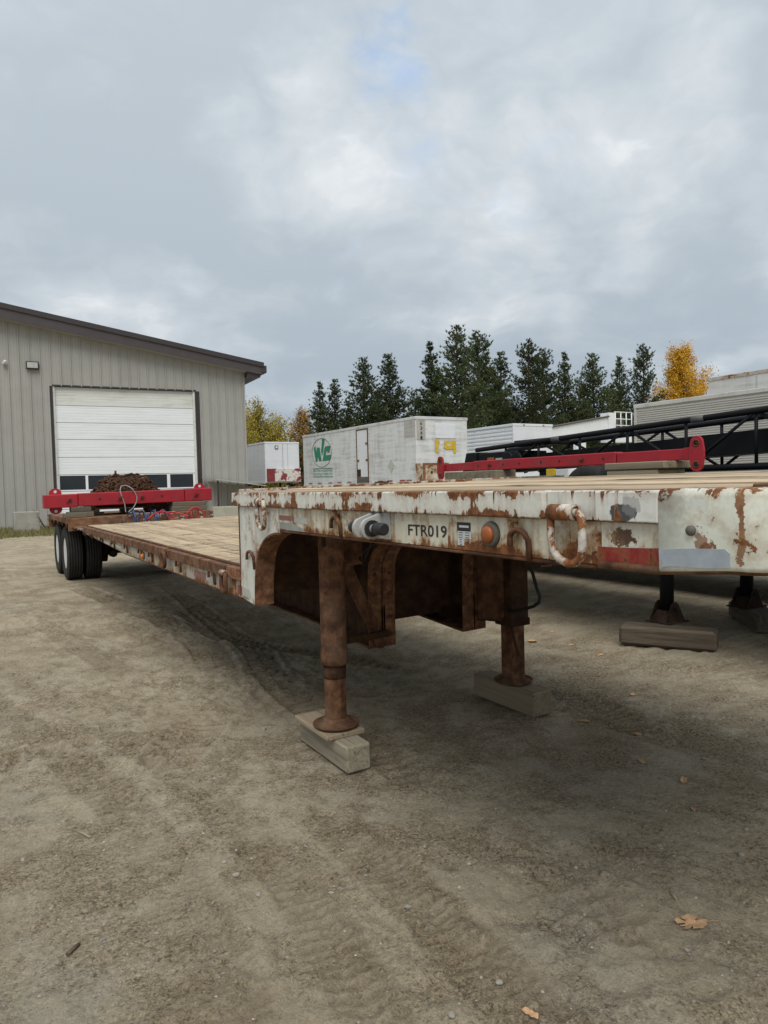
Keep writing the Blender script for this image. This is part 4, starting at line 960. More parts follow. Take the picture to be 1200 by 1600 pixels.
#==================================================================== white van trailers
def van(name, x0, x1, y0, y1, z0, z1, mat, label, group='parked box trailers', corr=None, gnd=.35, wheels=True, railmat=None):
    o = thing(name, ((x0 + x1) / 2, (y0 + y1) / 2, gnd), label, 'trailer', group)
    pp = lambda n, mb, mt: part(n, mb, mt, o)
    if corr:
        n = int((z1 - z0 - .2) / corr); mb = MB(); rows = []
        pr = []
        for i in range(n):
            z = z0 + .1 + i * corr
            pr += [(0, z), (0, z + corr * .45), (.022, z + corr * .55), (.022, z + corr * .95)]
        for dx, zz in pr: rows.append([mb.bm.verts.new((x0 + dx, y, zz)) for y in (y0 + .08, y1 - .08)])
        for a, c in zip(rows[:-1], rows[1:]): mb.bm.faces.new((a[0], a[1], c[1], c[0]))
        pp('corrugated_side', mb, mat)
        pp('body', MB().box(x0 + .03, x1, y0, y1, z0, z1 - .02, .02), mat)
        pp('corner_post', MB().box(x0 - .012, x0 + .08, y0 - .012, y0 + .08, z0, z1 - .03, .01), mat)
        pp('corner_post', MB().box(x0 - .012, x0 + .08, y1 - .08, y1 + .012, z0, z1 - .03, .01), mat)
    else:
        pp('body', MB().box(x0, x1, y0, y1, z0, z1 - .02, .03, seg=2), mat)
    rm = railmat or mat
    pp('top_rail', MB().box(x0 - .02, x0 + .05, y0 - .02, y1 + .02, z1 - .12, z1, .012), rm)
    pp('top_rail', MB().box(x0 + .052, x1 + .02, y0 - .02, y0 + .04, z1 - .12, z1 + .002, .012), rm)
    pp('bottom_rail', MB().box(x0 - .02, x0 + .06, y0 + .05, y1, z0 - .06, z0 + .10, .008), rm)
    if wheels:
        for yy in (y1 - 1.4, y1 - 2.7):
            for xx, f in ((x0 + .18, -1), (x1 - .18, 1)): wheel(xx, yy, o, f, 1.0, gnd + .5)
            pp('axle', MB().tube([(x0 + .2, yy, gnd + .5), (x1 - .2, yy, gnd + .5)], .06, 8), M_BLACKP)
            pp('chassis', MB().box(x0 + .7, x1 - .7, yy - .6, yy + .6, gnd + .45, z0, 0), M_BLACKP)
        for xx in (x0 + .5, x1 - .5): pp('landing_leg', MB().box(xx - .06, xx + .06, y0 + 2.4, y0 + 2.52, gnd - .02, z0), M_BLACKP)
    return o
M_VANW = van_paint('van_white_grimy', (.64, .66, .66), .66, 0)
M_VANR = van_paint('van_rail', (.58, .60, .60), .75, 5.)
M_VANC = van_paint('van_clean', (.68, .71, .74), .22, 9.)
M_VANG = van_paint('van_grey_corrugated', (.50, .49, .455), .4, 13., vert=(.5, .5, 1))
M_VANO = van_paint('van_old_grey', (.55, .55, .53), .6, 17.)
WC = van('box_trailer', 14.1, 16.69, 19.05, 30.0, 1.62, 4.34, M_VANW, 'grimy white box trailer with green WC emblem on its side', railmat=M_VANR)
M_GREEN = simple('logo_green', (.035, .21, .135), .6, 0, .15, 8)
M_LINE = simple('logo_line', (.12, .15, .14), .6)
def wcp(px, py, x=14.092):
    """emblem sheet coordinates to the trailer's side"""
    return (x, 28.95 - .0742 * (px - 487), 2.46 - .0022 * (px - 487) + (735 - py) * .0325)
def wcpoly(name, pts, mat, d=.004):
    return part(name, MB().poly([wcp(480 + a / 20, 675 + b / 20) for a, b in pts], (d, 0, 0)), mat, WC)
wcpoly('emblem_letter', [(265, 425), (285, 460), (310, 640), (325, 480), (412, 480), (465, 910), (385, 915), (350, 770), (335, 930), (280, 935), (225, 510)], M_GREEN)
wcpoly('emblem_stroke', [(500, 205), (580, 235), (545, 450), (500, 700), (475, 745), (455, 560), (475, 470)], M_GREEN)
wcpoly('emblem_letter', [(590, 460), (720, 445), (745, 470), (712, 655), (645, 660), (650, 610), (625, 600), (600, 735), (775, 715), (715, 895), (505, 910), (500, 870), (560, 530)], M_GREEN)
part('emblem_ring', MB().tube([wcp(480 + (470 + 302 * math.cos(a)) / 20, 675 + (648 + 446 * math.sin(a)) / 20) for a in np.linspace(0, 2 * math.pi, 40, endpoint=False)], .014, 4, closed=True), M_LINE, WC)
for b in (1140, 1398): part('emblem_line', MB().poly([wcp(480 + 180 / 20, 675 + b / 20), wcp(480 + 795 / 20, 675 + (b - 18) / 20), wcp(480 + 795 / 20, 675 + (b + 4) / 20), wcp(480 + 180 / 20, 675 + (b + 22) / 20)], (.004, 0, 0)), M_GREEN, WC)
for txt, b0, b1, a1 in (('WESTERN INDUSTRIAL', 1185, 1255, 790), ('CONTRACTORS LTD.', 1290, 1365, 790)):
    p0 = Vector(wcp(480 + 185 / 20, 675 + b1 / 20)); p1 = Vector(wcp(480 + a1 / 20, 675 + (b1 - 22) / 20)); 
    part('lettering', text_mb(txt, (p1 - p0).length, (b1 - b0) / 20 * .0325, p0, (p1 - p0).normalized(), (0, 0, 1), .006), M_GREEN, WC)
dr = part('side_door', MB().box(14.085, 14.10, 23.0, 23.95, 1.75, 4.12, .004), M_VANC, WC)
sub('door_frame', MB().box(14.075, 14.10, 23.955, 24.02, 1.72, 4.16).box(14.075, 14.10, 22.93, 22.995, 1.72, 4.16).box(14.075, 14.10, 22.93, 24.02, 4.125, 4.18), M_RUSTL, dr)
sub('hinge', MB().box(14.07, 14.084, 23.0, 23.16, 3.45, 3.55), M_RUSTO, dr); sub('hinge', MB().box(14.07, 14.084, 23.0, 23.16, 2.7, 2.8), M_RUSTO, dr)
sub('hinge', MB().box(14.07, 14.084, 23.78, 23.94, 2.7, 2.8), M_RUSTO, dr); sub('kick_plate', MB().box(14.07, 14.084, 23.0, 23.94, 1.75, 2.0), M_GASKET, dr); sub('lock_plate', MB().box(14.07, 14.084, 23.65, 23.94, 2.01, 2.35), M_RUSTD, dr)
part('step', MB().box(13.9, 14.08, 22.7, 24.5, 1.64, 1.70), M_RUSTD, WC); part('step', MB().box(13.9, 14.08, 21.2, 22.1, 1.66, 1.76), M_RUSTD, WC)
for y in (19.4, 19.9, 20.9, 21.7, 24.6, 25.6, 26.6, 27.8, 28.9): part('reflective_tape', MB().box(14.076, 14.08, y, y + .42, 1.75, 1.80), M_TAPER if int(y * 10) % 2 else M_TAPEF, WC)
for y in np.arange(20.3, 29.9, 1.22): part('panel_seam', MB().box(14.094, 14.101, y, y + .018, 1.75, 4.2), M_VANR, WC)
part('side_panel', MB().box(14.085, 14.10, 19.08, 19.9, 3.55, 4.2), van_paint('panel_grey', (.44, .44, .42), .6, 3), WC)
part('placard', MB().poly([(14.088, 21.0, 2.72), (14.088, 20.72, 2.42), (14.088, 21.0, 2.12), (14.088, 21.28, 2.42)], (.01, 0, 0)), M_TAPEW, WC)
part('front_panel', MB().box(15.05, 16.06, 19.03, 19.05, 3.47, 4.06, .004), M_VANC, WC)
part('front_panel', MB().box(14.13, 14.55, 19.035, 19.05, 3.40, 4.2), van_paint('panel_grey_streaked', (.42, .41, .38), .8, 7), WC)
for i, ch in enumerate('6341'): part('lettering', text_mb(ch, .10, .14, (14.30, 19.030, 3.98 - .19 * i), (1, 0, 0), (0, 0, 1), .01), M_DECAL, WC)
# worn yellow sign: patches left of a peeled decal
ypol = [[(510, 575), (590, 580), (610, 620), (575, 640), (590, 700), (560, 740), (600, 825), (520, 825)], [(700, 590), (935, 590), (940, 830), (880, 835), (880, 750), (760, 765), (700, 740), (670, 715), (710, 690)]]
for pts in ypol:
    part('yellow_decal', MB().poly([(15.0 + (a - 510) / 430 * 1.08, 19.024, 3.39 - (b_ - 575) / 260 * .53) for a, b_ in pts], (0, .004, 0)), simple('decal_yellow', (.55, .38, .03), .6, 0, .2, 6), WC)
part('decal_window', MB().box(15.61, 15.83, 19.020, 19.024, 3.165, 3.225), M_VANW, WC)
M_RBOX = rust_paint('rust_box', (.60, .56, .48), .52, None, streak=.2, scale=2.2, seed=7.7, stain=.8, stripes='y')
RB = part('rust_cabinet', MB().box(14.0, 15.25, 18.45, 19.0, 1.55, 2.44, .01), M_RBOX, WC)
sub('cabinet_frame', MB().box(13.99, 14.10, 18.43, 18.449, 1.55, 2.44).box(14.1, 15.25, 18.43, 18.449, 2.36, 2.44), M_RUSTO, RB)
sub('cabinet_hole', MB().box(14.36, 14.46, 18.44, 18.449, 2.02, 2.12), M_DECAL, RB)
part('cabinet_leg', MB().box(14.1, 14.3, 18.5, 18.7, .33, 1.55), M_RUSTD, WC); part('cabinet_leg', MB().box(15.0, 15.2, 18.5, 18.7, .33, 1.55), M_RUSTD, WC)

V1 = van('box_trailer', 16.5, 19.1, 41.7, 53.0, 1.95, 4.80, M_VANC, 'white box trailer with flaking red bumper beside the grey building')
def flaked(name, ca, cb, thr, scale):
    mt, t, bs = material(name); p = t.pos(); n = t.add(t.noise(p, scale, 8, .7), t.mul(t.noise(t.vmul(p, (6, 6, 1.2)), 1, 5, .6), .25)); m_ = t.step(n, thr, thr + .02)
    c = t.mix(m_, ca, cb); c = t.mix(t.step(t.noise(p, scale * 2.3, 7, .7), .62, .66), c, (.16, .09, .05)); t.set(bs.inputs['Base Color'], c); bs.inputs['Roughness'].default_value = .7; return mt
part('red_skirt', MB().box(16.6, 17.15, 41.55, 41.68, 2.02, 2.92, .01), flaked('skirt_red', (.20, .025, .03), (.30, .05, .05), .66, 2), V1)
part('red_skirt', MB().box(17.152, 19.12, 41.552, 41.68, 2.02, 2.92, .01), flaked('skirt_flaked', (.22, .03, .035), (.62, .60, .56), .60, 1.7), V1)
part('door_window', MB().box(17.25, 17.5, 41.66, 41.70, 4.3, 4.55), M_GASKET, V1); part('door_window', MB().box(17.30, 17.45, 41.65, 41.66, 4.35, 4.5), M_VANC, V1)
part('door_edge', MB().box(17.82, 17.85, 41.68, 41.70, 2.95, 4.7), M_GREYP, V1); part('door_edge', MB().box(18.2, 18.22, 41.68, 41.70, 2.95, 4.7), M_GREYP, V1)
for x in (16.9, 17.5, 18.3, 18.8): 
    wheel(x, 42.6, V1, -1, 1.0, .85)
V2 = van('box_trailer', 21.58, 24.18, 21.7, 34.0, 1.55, 4.45, M_VANC, 'clean white box trailer with ribbed side behind the black mast head', corr=.19)
for x in (22.2, 23.5): part('clearance_lamp', MB().box(x, x + .1, 21.66, 21.68, 4.36, 4.41), M_AMBER, V2)
V3 = van('box_trailer', 16.0, 18.55, -4.0, 9.93, 1.25, 3.86, M_VANG, 'long grey trailer with finely corrugated metal side at right', corr=.062, railmat=M_VANO)
V4 = van('box_trailer', 18.85, 21.4, -4.0, 9.4, 1.6, 4.75, M_VANO, 'tall old white trailer with a rusty top rail behind the corrugated one', railmat=rust_paint('rail_rusty', (.42, .41, .38), .55, None, scale=2, seed=1.1))
for y in np.arange(-3, 9.0, 1.2): part('panel_seam', MB().box(18.835, 18.849, y, y + .03, 1.8, 4.6), M_GREYP, V4)

# white boom lift beyond the trailers
BL = thing('boom_lift', (32, 26, .35), 'white boom lift with a caged platform folded behind the corrugated trailer', 'boom lift')
M_WHITE = simple('lift_white', (.70, .72, .72), .45, 0, .08, 2)
part('truck_body', MB().box(27.5, 35.0, 25.0, 27.2, .9, 2.3, .05), M_WHITE, BL)
part('boom', MB().poly([(27.6, 25.8, 3.95), (32.9, 25.8, 4.72), (32.9, 25.8, 5.42), (27.6, 25.8, 4.62)], (0, .5, 0)), M_WHITE, BL)
part('boom_rail', MB().tube([(27.6, 25.75, 4.68), (33.0, 25.75, 5.50)], .06, 8), M_GASKET, BL)
part('boom_end', MB().box(27.3, 27.7, 25.75, 26.35, 3.85, 4.66, .02), M_WHITE, BL)
part('pedestal', MB().box(30.2, 31.0, 25.8, 26.3, 2.3, 4.4, .03), M_WHITE, BL)
CG = part('platform_frame', MB().box(32.9, 33.5, 25.7, 26.4, 3.9, 5.72, .02).box(33.5, 35.0, 25.7, 26.4, 3.9, 4.55, .02), M_WHITE, BL)
for x in (33.5, 34.0, 34.5, 35.0): sub('cage_post', MB().tube([(x, 25.72, 4.5), (x, 25.72, 5.78)], .035, 6), M_WHITE, CG)
for z in (4.95, 5.35, 5.78): sub('cage_rail', MB().tube([(33.4, 25.72, z), (35.05, 25.72, z)], .03, 6), M_WHITE, CG)
for x, z in ((33.55, 4.85), (34.05, 4.9)): sub('control_panel', MB().box(x, x + .4, 25.85, 25.95, z, z + .55, .02), M_GASKET, CG)
for x in (28.6, 29.8, 33.8): 
    w = wheel(x, 25.1, BL, -1, 1, .85); w.rotation_euler = (0, 0, math.pi / 2)

#==================================================================== building
BA = -.061
BD = thing('metal_building', (0, 31.5, 0), 'tall grey ribbed metal workshop with white overhead door and brown roof edge', 'building', rz=BA)
lp = lambda n, mb, mt, par=BD: link(n, mb.mesh(n), par, mt)
M_CLAD = simple('cladding_taupe', (.330, .322, .292), .5, 0, .07, 1.3, rnd=.025)
M_DARKTRIM = simple('trim_brown', (.040, .033, .034), .5, 0, .15, 3)
M_DOORW = van_paint('door_white', (.74, .77, .78), .16, 21., vert=(.8, .8, 2))
M_DOORG = van_paint('door_grimy', (.64, .65, .61), .55, 23., vert=(.8, .8, 2), grime_col=(.36, .33, .26))
M_GLASS = simple('window_glass', (.012, .014, .016), .08, 0, .3, .8, spec=.6)
roofz = lambda x: 9.66 - .176 * x
def rib_panel(xa, xb, z0, notch=None):
    zt_a, zt_b = roofz(xa), roofz(xb)
    w = xb - xa; pr = [(0, 0), (.045, 0), (.058, -.055), (.10, -.055), (.114, 0), (w * .42, 0), (w * .44, -.008), (w * .47, -.008), (w * .49, 0), (w * .72, 0), (w * .74, -.008), (w * .77, -.008), (w * .79, 0), (w, 0)]
    mb = MB(); lo = [mb.bm.verts.new((xa + a, d, z0)) for a, d in pr]; hi = [mb.bm.verts.new((xa + a, d, zt_a + (zt_b - zt_a) * a / w)) for a, d in pr]
    for i in range(len(pr) - 1): mb.bm.faces.new((lo[i], lo[i + 1], hi[i + 1], hi[i]))
    return mb
x = -7.0
DX0, DX1, DZ = 2.16, 8.67, 6.58
while x < 11.2:
    xb = min(x + .43, 11.24)
    if xb - x > .15:
        z0 = DZ if (x > DX0 - .25 and xb < DX1 + .25) else 0.0
        lp('wall_panel', rib_panel(x, xb, z0), M_CLAD)
    x += .43
lp('back_wall', MB().box(-7, DX0, .01, .2, 0, 7.9).box(DX1, 11.2, .01, .2, 0, 7.6).box(DX0, DX1, .06, .2, DZ, 7.9), M_DARKTRIM)
lp('corner_trim', MB().box(11.18, 11.27, -.045, .1, 0, 7.75), M_CLAD)
lp('side_wall', MB().box(11.2, 11.24, .1, 22, 0, 7.6), M_CLAD)
lp('door_trim', MB().box(DX0 - .07, DX0, -.05, .06, 0, DZ + .06), M_DARKTRIM); lp('door_trim', MB().box(DX1, DX1 + .07, -.05, .06, 0, DZ + .06), M_DARKTRIM); lp('door_trim', MB().box(DX0, DX1, -.05, .06, DZ, DZ + .06), M_DARKTRIM)
lp('jamb', MB().box(DX0, DX0 + .08, .0, .10, 0, DZ), M_DOORG); lp('jamb', MB().box(DX1 - .1, DX1, .0, .10, 0, DZ), M_DOORG)
OD = lp('overhead_door', MB().box(DX0 + .04, DX1 - .04, .16, .19, 0, DZ), M_DARKTRIM)
zs = [DZ - .01, 5.71, 4.91, 4.12, 3.28, 2.46, 1.68, .84, .0]
for i in range(8):
    a, b_ = zs[i + 1], zs[i]
    if i == 5:
        s_ = lp('window_section', MB().box(2.24, 8.57, .10, .15, a + .012, a + .07).box(2.24, 8.57, .10, .15, b_ - .045, b_ - .012), M_DOORW, OD)
        xs_ = [2.24, 2.30, 3.42, 3.53, 4.66, 4.79, 5.93, 6.05, 7.18, 7.33, 8.47, 8.57]
        for k in range(0, 12, 2): lp('mullion', MB().box(xs_[k], xs_[k + 1], .10, .149, a + .071, b_ - .046), M_DOORW, OD)
        for k in range(1, 11, 2): lp('pane', MB().box(xs_[k], xs_[k + 1], .125, .135, a + .071, b_ - .046), M_GLASS, OD)
    else:
        mb = MB(); n = 6; rows = []
        for k in range(n + 1):
            z = a + .012 + (b_ - a - .024) * k / n
            for dz, dy in ((0, .10), (.012, .108), (.024, .10)) if 0 < k < n else ((0, .10),): rows.append([mb.bm.verts.new((xx, dy, z + dz)) for xx in (2.24, 8.57)])
        for r0, r1 in zip(rows[:-1], rows[1:]): mb.bm.faces.new((r0[0], r0[1], r1[1], r1[0]))
        mb.box(2.24, 8.57, .101, .15, a + .010, a + .012); mb.box(2.24, 8.57, .101, .15, b_ - .012, b_ - .010)
        lp('door_section', mb, M_DOORG if i == 0 else M_DOORW, OD)
# roof
rz_ = lambda x: 10.08 - .164 * x
RF = lp('roof', MB().poly([(-8, -.62, rz_(-8)), (12.12, -.62, rz_(12.12)), (12.12, -.62, rz_(12.12) - .08), (-8, -.62, rz_(-8) - .08)], (0, 22, 0)), M_DARKTRIM)
lp('fascia', MB().poly([(-8, -.66, rz_(-8) + .03), (12.15, -.66, rz_(12.15) + .03), (12.15, -.66, rz_(12.15) - .20), (-8, -.66, rz_(-8) - .20)], (0, .04, 0)), M_DARKTRIM, RF)
lp('fascia', MB().poly([(-8, -.60, rz_(-8) - .201), (12.10, -.60, rz_(12.10) - .201), (12.10, -.60, rz_(12.10) - .60), (-8, -.60, rz_(-8) - .66)], (0, .04, 0)), simple('fascia_brown', (.060, .050, .050), .5, 0, .12, 2), RF)
lp('soffit', MB().poly([(-8, -.56, rz_(-8) - .66), (11.9, -.56, rz_(11.9) - .60), (11.9, -.56, rz_(11.9) - .57), (-8, -.56, rz_(-8) - .63)], (0, .56, 0)), M_CLAD, RF)
lp('gutter', MB().box(12.0, 12.3, -.62, 21, rz_(12.12) - .50, rz_(12.12) - .12, .02), M_DARKTRIM, RF)
lp('eave_box', MB().box(11.28, 11.99, -.5, 21, rz_(12.12) - .72, rz_(12.12) - .46), M_DARKTRIM, RF)
WL = lp('wall_lamp', MB().box(1.10, 1.63, -.20, -.04, 7.29, 7.64, .02), M_DARKTRIM)
lp('lamp_glass', MB().box(1.15, 1.58, -.215, -.201, 7.34, 7.59), simple('lamp_frost', (.42, .42, .40), .3), WL)
lp('sensor', MB().box(.16, .34, -.22, -.04, 7.44, 7.56, .03).lathe([(.05, 7.46), (.08, 7.58), (.06, 7.62), (0, 7.64)], (.27, -.2, 0), 'z', 12), M_DOORG)
# lean-to beside the building
LS = thing('lean_to_shed', (10.2, 29.2, 0), 'small open lean-to with a sloping metal roof against the building corner', 'shed')
part('roof', MB().poly([(8.80, 28.4, 2.06), (11.35, 28.4, 1.69), (11.35, 28.4, 1.73), (8.80, 28.4, 2.10)], (0, 2.35, .15)), simple('shed_roof', (.42, .42, .40), .4, .3), LS)
for i in range(7): part('wall_panel', MB().box(8.95 + i * .33, 9.26 + i * .33, 30.2, 30.23, .0, 2.0 - i * .045), M_CLAD, LS)
for x in (8.92, 11.2): part('post', MB().box(x - .04, x + .04, 28.5, 28.58, 0, 2.03 - (x - 8.8) * .145), M_DARKTRIM, LS)
M_CONC = simple('concrete', (.30, .285, .25), .9, 0, .22, 3, bump=.3)
M_CONCL = simple('concrete_pale', (.36, .35, .28), .9, 0, .2, 3, bump=.3)
solo('concrete_block', MB().box(.18, 1.17, 28.7, 29.5, -.02, .86, .03, seg=2), M_CONC, 'square weathered concrete block against the building wall at left', 'concrete block', 'concrete blocks by the building')
solo('concrete_block', MB().box(8.5, 10.6, 28.0, 28.35, -.02, .78, .03, seg=2), M_CONCL, 'pale mossy concrete block in front of the lean-to', 'concrete block', 'concrete blocks by the building')

#==================================================================== vegetation
def leaf_mat(name, cols, rnd=.25, trans=.0):
    mt, t, bs = material(name); p = t.pos()
    n = t.noise(p, .9, 4, .6); n2 = t.noise(p, 5.5, 3, .6)
    c = t.ramp(t.add(t.mul(n, .6), t.mul(n2, .4)), [(.32, cols[0]), (.5, cols[1]), (.68, cols[2])])
    k = t.lin(t.rand(), 0, 1, 1 - rnd, 1 + rnd); c = t.mix(1, c, t.comb(k, k, k), 'MULTIPLY')
    t.set(bs.inputs['Base Color'], c); bs.inputs['Roughness'].default_value = .75; bs.inputs['Specular IOR Level'].default_value = .2
    return mt
M_PINE = leaf_mat('pine_needles', [(.038, .056, .022), (.070, .095, .036), (.115, .135, .052)], .28)
M_YOUNG = leaf_mat('young_pine_needles', [(.045, .060, .018), (.075, .092, .026), (.11, .12, .036)], .2)
M_GOLD = leaf_mat('golden_leaves', [(.42, .22, .020), (.58, .33, .028), (.66, .42, .05)], .1)
M_YGREEN = leaf_mat('yellow_green_leaves', [(.20, .19, .03), (.38, .30, .035), (.50, .36, .04)], .15)
M_ORANGE = leaf_mat('russet_needles', [(.24, .15, .045), (.38, .23, .07), (.46, .30, .10)], .15)
M_BARK = simple('bark', (.075, .055, .042), .9, 0, .3, 4)
M_BARKP = simple('pale_bark', (.30, .28, .24), .9, 0, .3, 4)
def tri_mesh(name, tris, mat):
    V = np.asarray(tris, 'f').reshape(-1, 3); n = len(V) // 3
    me = bpy.data.meshes.new(name); me.vertices.add(len(V)); me.vertices.foreach_set('co', V.ravel())
    me.loops.add(len(V)); me.loops.foreach_set('vertex_index', np.arange(len(V), dtype='i'))
    me.polygons.add(n); me.polygons.foreach_set('loop_start', np.arange(0, len(V), 3, dtype='i')); me.polygons.foreach_set('loop_total', np.full(n, 3, 'i'))
    me.update(calc_edges=True); me.materials.append(mat); return me
def pine_variant(seed, H, Rm, dens, gap, mat, shape=.8, base=.10):
    g = np.random.default_rng(seed); tris = []; limbs = MB()
    lean = g.normal(0, .012, 2)
    limbs.tube([(lean[0] * z * H, lean[1] * z * H, z * H) for z in np.linspace(-.03, .98, 8)], list(np.linspace(.016 * H, .003 * H, 8)), 7)
    nl = int(H / .27); 
    for li in range(nl):
        t = base + (1 - base) * (li + g.random() * .7) / nl
        if t > .995: continue
        Lb = Rm * ((1 - t) ** shape) * min(1, .45 + (t - base) * 3.2) + .22
        nb = int(g.integers(4, 7)) if t < .93 else 4
        for k in range(nb):
            if g.random() < gap: continue
            az = g.random() * 6.283; L = Lb * g.uniform(.5, 1.12); el = g.uniform(-.22, .30) + .6 * t
            d = np.array([math.cos(az) * math.cos(el), math.sin(az) * math.cos(el), math.sin(el)])
            o = np.array([lean[0] * t * H, lean[1] * t * H, t * H])
            tip = o + d * L + np.array([0, 0, .18 * L * L / Rm])
            if L > .7: limbs.tube([o, (o + tip) / 2 - np.array([0, 0, .06 * L]), tip], [.018 + .012 * L, .015 + .005 * L, .01], 4)
            nc = max(3, int(L * dens * 1.5))
            for c in range(nc):
                s = .28 + .74 * (c + g.random()) / nc
                q = o * (1 - s) + tip * s + g.normal(0, .10 + .05 * L, 3) * np.array([1, 1, .7])
                m_ = 13; nd = 13
                D = g.normal(0, 1, (nd, 3)) * np.array([1, 1, .75]) + np.array([0, 0, .55]) + d * .8; D /= np.linalg.norm(D, axis=1)[:, None]
                Ln = g.uniform(.16, .34, nd)[:, None]; S = np.cross(D, g.normal(0, 1, (nd, 3))); S /= np.linalg.norm(S, axis=1)[:, None]
                wv = .036
                a = q - D * Ln * .25 + S * wv; b_ = q - D * Ln * .25 - S * wv; e = q + D * Ln * .8
                tris.append(np.stack([a, b_, e], 1))
    T = np.concatenate(tris)
    return tri_mesh('pine_crown', T, mat), limbs.mesh('pine_trunk')
def leafy_variant(seed, H, Rm, nleaf, mat, base=.12, sz=.16, narrow=.7):
    g = np.random.default_rng(seed); limbs = MB(); cent = []
    for stem in range(3):
        off = g.normal(0, .12 * Rm, 2) if stem else np.zeros(2); hh = H * (1 if stem == 0 else g.uniform(.7, .95))
        limbs.tube([(off[0] * (1 + z), off[1] * (1 + z), z * hh) for z in np.linspace(-.03, .97, 7)], list(np.linspace(.010 * H, .0025 * H, 7)), 6)
        for k in range(40):
            t = base + (1 - base) * g.random() ** .8; az = g.random() * 6.283
            L = Rm * (np.sin(math.pi * min(1, (t - base) / (1 - base) * .82 + .16)) ** .7) * g.uniform(.5, 1.1)
            o = np.array([off[0], off[1], t * hh * .9]); tip = o + np.array([math.cos(az) * L, math.sin(az) * L, L * g.uniform(.5, 1.2)])
            limbs.tube([o, (o + tip) / 2, tip], [.03, .02, .008], 4)
            for s in np.linspace(.25, 1.05, 6): cent.append(o * (1 - s) + tip * s)
    C = np.array(cent); C = C[g.integers(0, len(C), nleaf)] + g.normal(0, .15 * Rm ** .5, (nleaf, 3)) * np.array([1, 1, 1.1])
    D = g.normal(0, 1, (nleaf, 3)); D /= np.linalg.norm(D, axis=1)[:, None]; S = np.cross(D, g.normal(0, 1, (nleaf, 3))); S /= np.linalg.norm(S, axis=1)[:, None]
    k = g.uniform(.6, 1.2, nleaf)[:, None] * sz
    T = np.concatenate([np.stack([C - D * k * .5, C + S * k * .42, C + D * k * .6], 1), np.stack([C - D * k * .5, C + D * k * .6, C - S * k * .42], 1)])
    return tri_mesh('leaf_crown', T, mat), limbs.mesh('leaf_trunk')
PV = [pine_variant(21, 14, 4.5, 4.8, .05, M_PINE, .80), pine_variant(22, 14, 4.0, 5.0, .08, M_PINE, .88), pine_variant(23, 14, 4.7, 4.6, .12, M_PINE, .68, .12), pine_variant(24, 14, 3.5, 5.2, .06, M_PINE, .95), pine_variant(25, 14, 4.2, 4.6, .20, M_PINE, .64, .16)]
YV = pine_variant(31, 6, 1.7, 7, .05, M_YOUNG, .8, .04)
for c_, l_ in PV + [YV]: l_.materials.append(M_BARK)
def tree(name, variant, x, y, h, ref, rot, wid, label, group, cat='tree', parts=('crown', 'trunk')):
    o = thing(name, (x, y, .33 if x > 13 else 0), label, cat, group, rz=rot)
    s = h / ref
    for nm, me in zip(parts, variant):
        q = link(nm, me, o); q.scale = (s * wid, s * wid, s)
    return o
GP = 'pine trees behind the trailers'
def at_px(px, Y): 
    d = CF + CR * ((px - 600) / 1092.49); t = (Y + 4.433) / d.y; return -1.523 + d.x * t
def top_h(px, py, Y):
    d = CF + CR * ((px - 600) / 1092.49) - CU * ((py - 800) / 1092.49); t = (Y + 4.433) / d.y; return -1.523 + d.x * t, 1.65 + d.z * t - .33
PINES = [ # px, py of the top, distance row, variant, width, label
    (497, 598, 50, 3, 1.0, 'short slim pine at the left end of the pine row'), (519, 594, 52, 1, .9, 'second pine from the left end of the row, slim'),
    (565, 561, 48, 0, 1.0, 'dense pine above the WC emblem'), (612, 555, 47, 1, 1.15, 'broad pine above the door of the grimy white trailer'),
    (648, 612, 54, 4, .9, 'small sparse pine in the gap left of the tallest pines'), (676, 537, 49, 3, 1.1, 'pine leaning close left of the tallest pine'),
    (709, 511, 46, 0, 1.05, 'tallest pine of the row, above the near end of the grimy trailer'), (745, 520, 48, 2, 1.05, 'tall broad pine just right of the tallest'),
    (778, 552, 51, 1, 1.1, 'pine at the right shoulder of the tall clump'), (826, 533, 47, 2, .95, 'open crowned pine standing clear right of the tall clump'),
    (848, 548, 52, 4, 1.0, 'thin crowned pine right behind the open crowned one'), (880, 552, 50, 3, 1.0, 'narrow pointed pine left of the boom lift'),
    (929, 554, 48, 0, 1.1, 'dense rounded pine above the white boom'), (968, 558, 52, 1, .9, 'slim pine above the platform of the boom lift'),
    (1004, 540, 49, 2, .85, 'sparse pine nearest the golden tree'), (905, 592, 54, 4, 1.0, 'low sparse pine between the pointed and the rounded pine'),
    (760, 560, 56, 4, 1.2, 'thin pine far back behind the tall clump'), (590, 610, 57, 2, 1.0, 'low pine far back between the two broad left pines'),
    (540, 628, 46, 3, 1.2, 'low bushy pine under the left pines'), (955, 600, 56, 2, 1.0, 'dim pine far back above the boom'), (690, 590, 56, 2, 1.1, 'dim pine far back in the tall clump')]
for i, (px, py, Y, v, wd, lb) in enumerate(PINES):
    x, h = top_h(px, py, Y); tree('pine_tree', PV[v], x, Y, h, 14, i * 1.7, wd * 1.0 * (14 / h) ** .35, lb, GP)
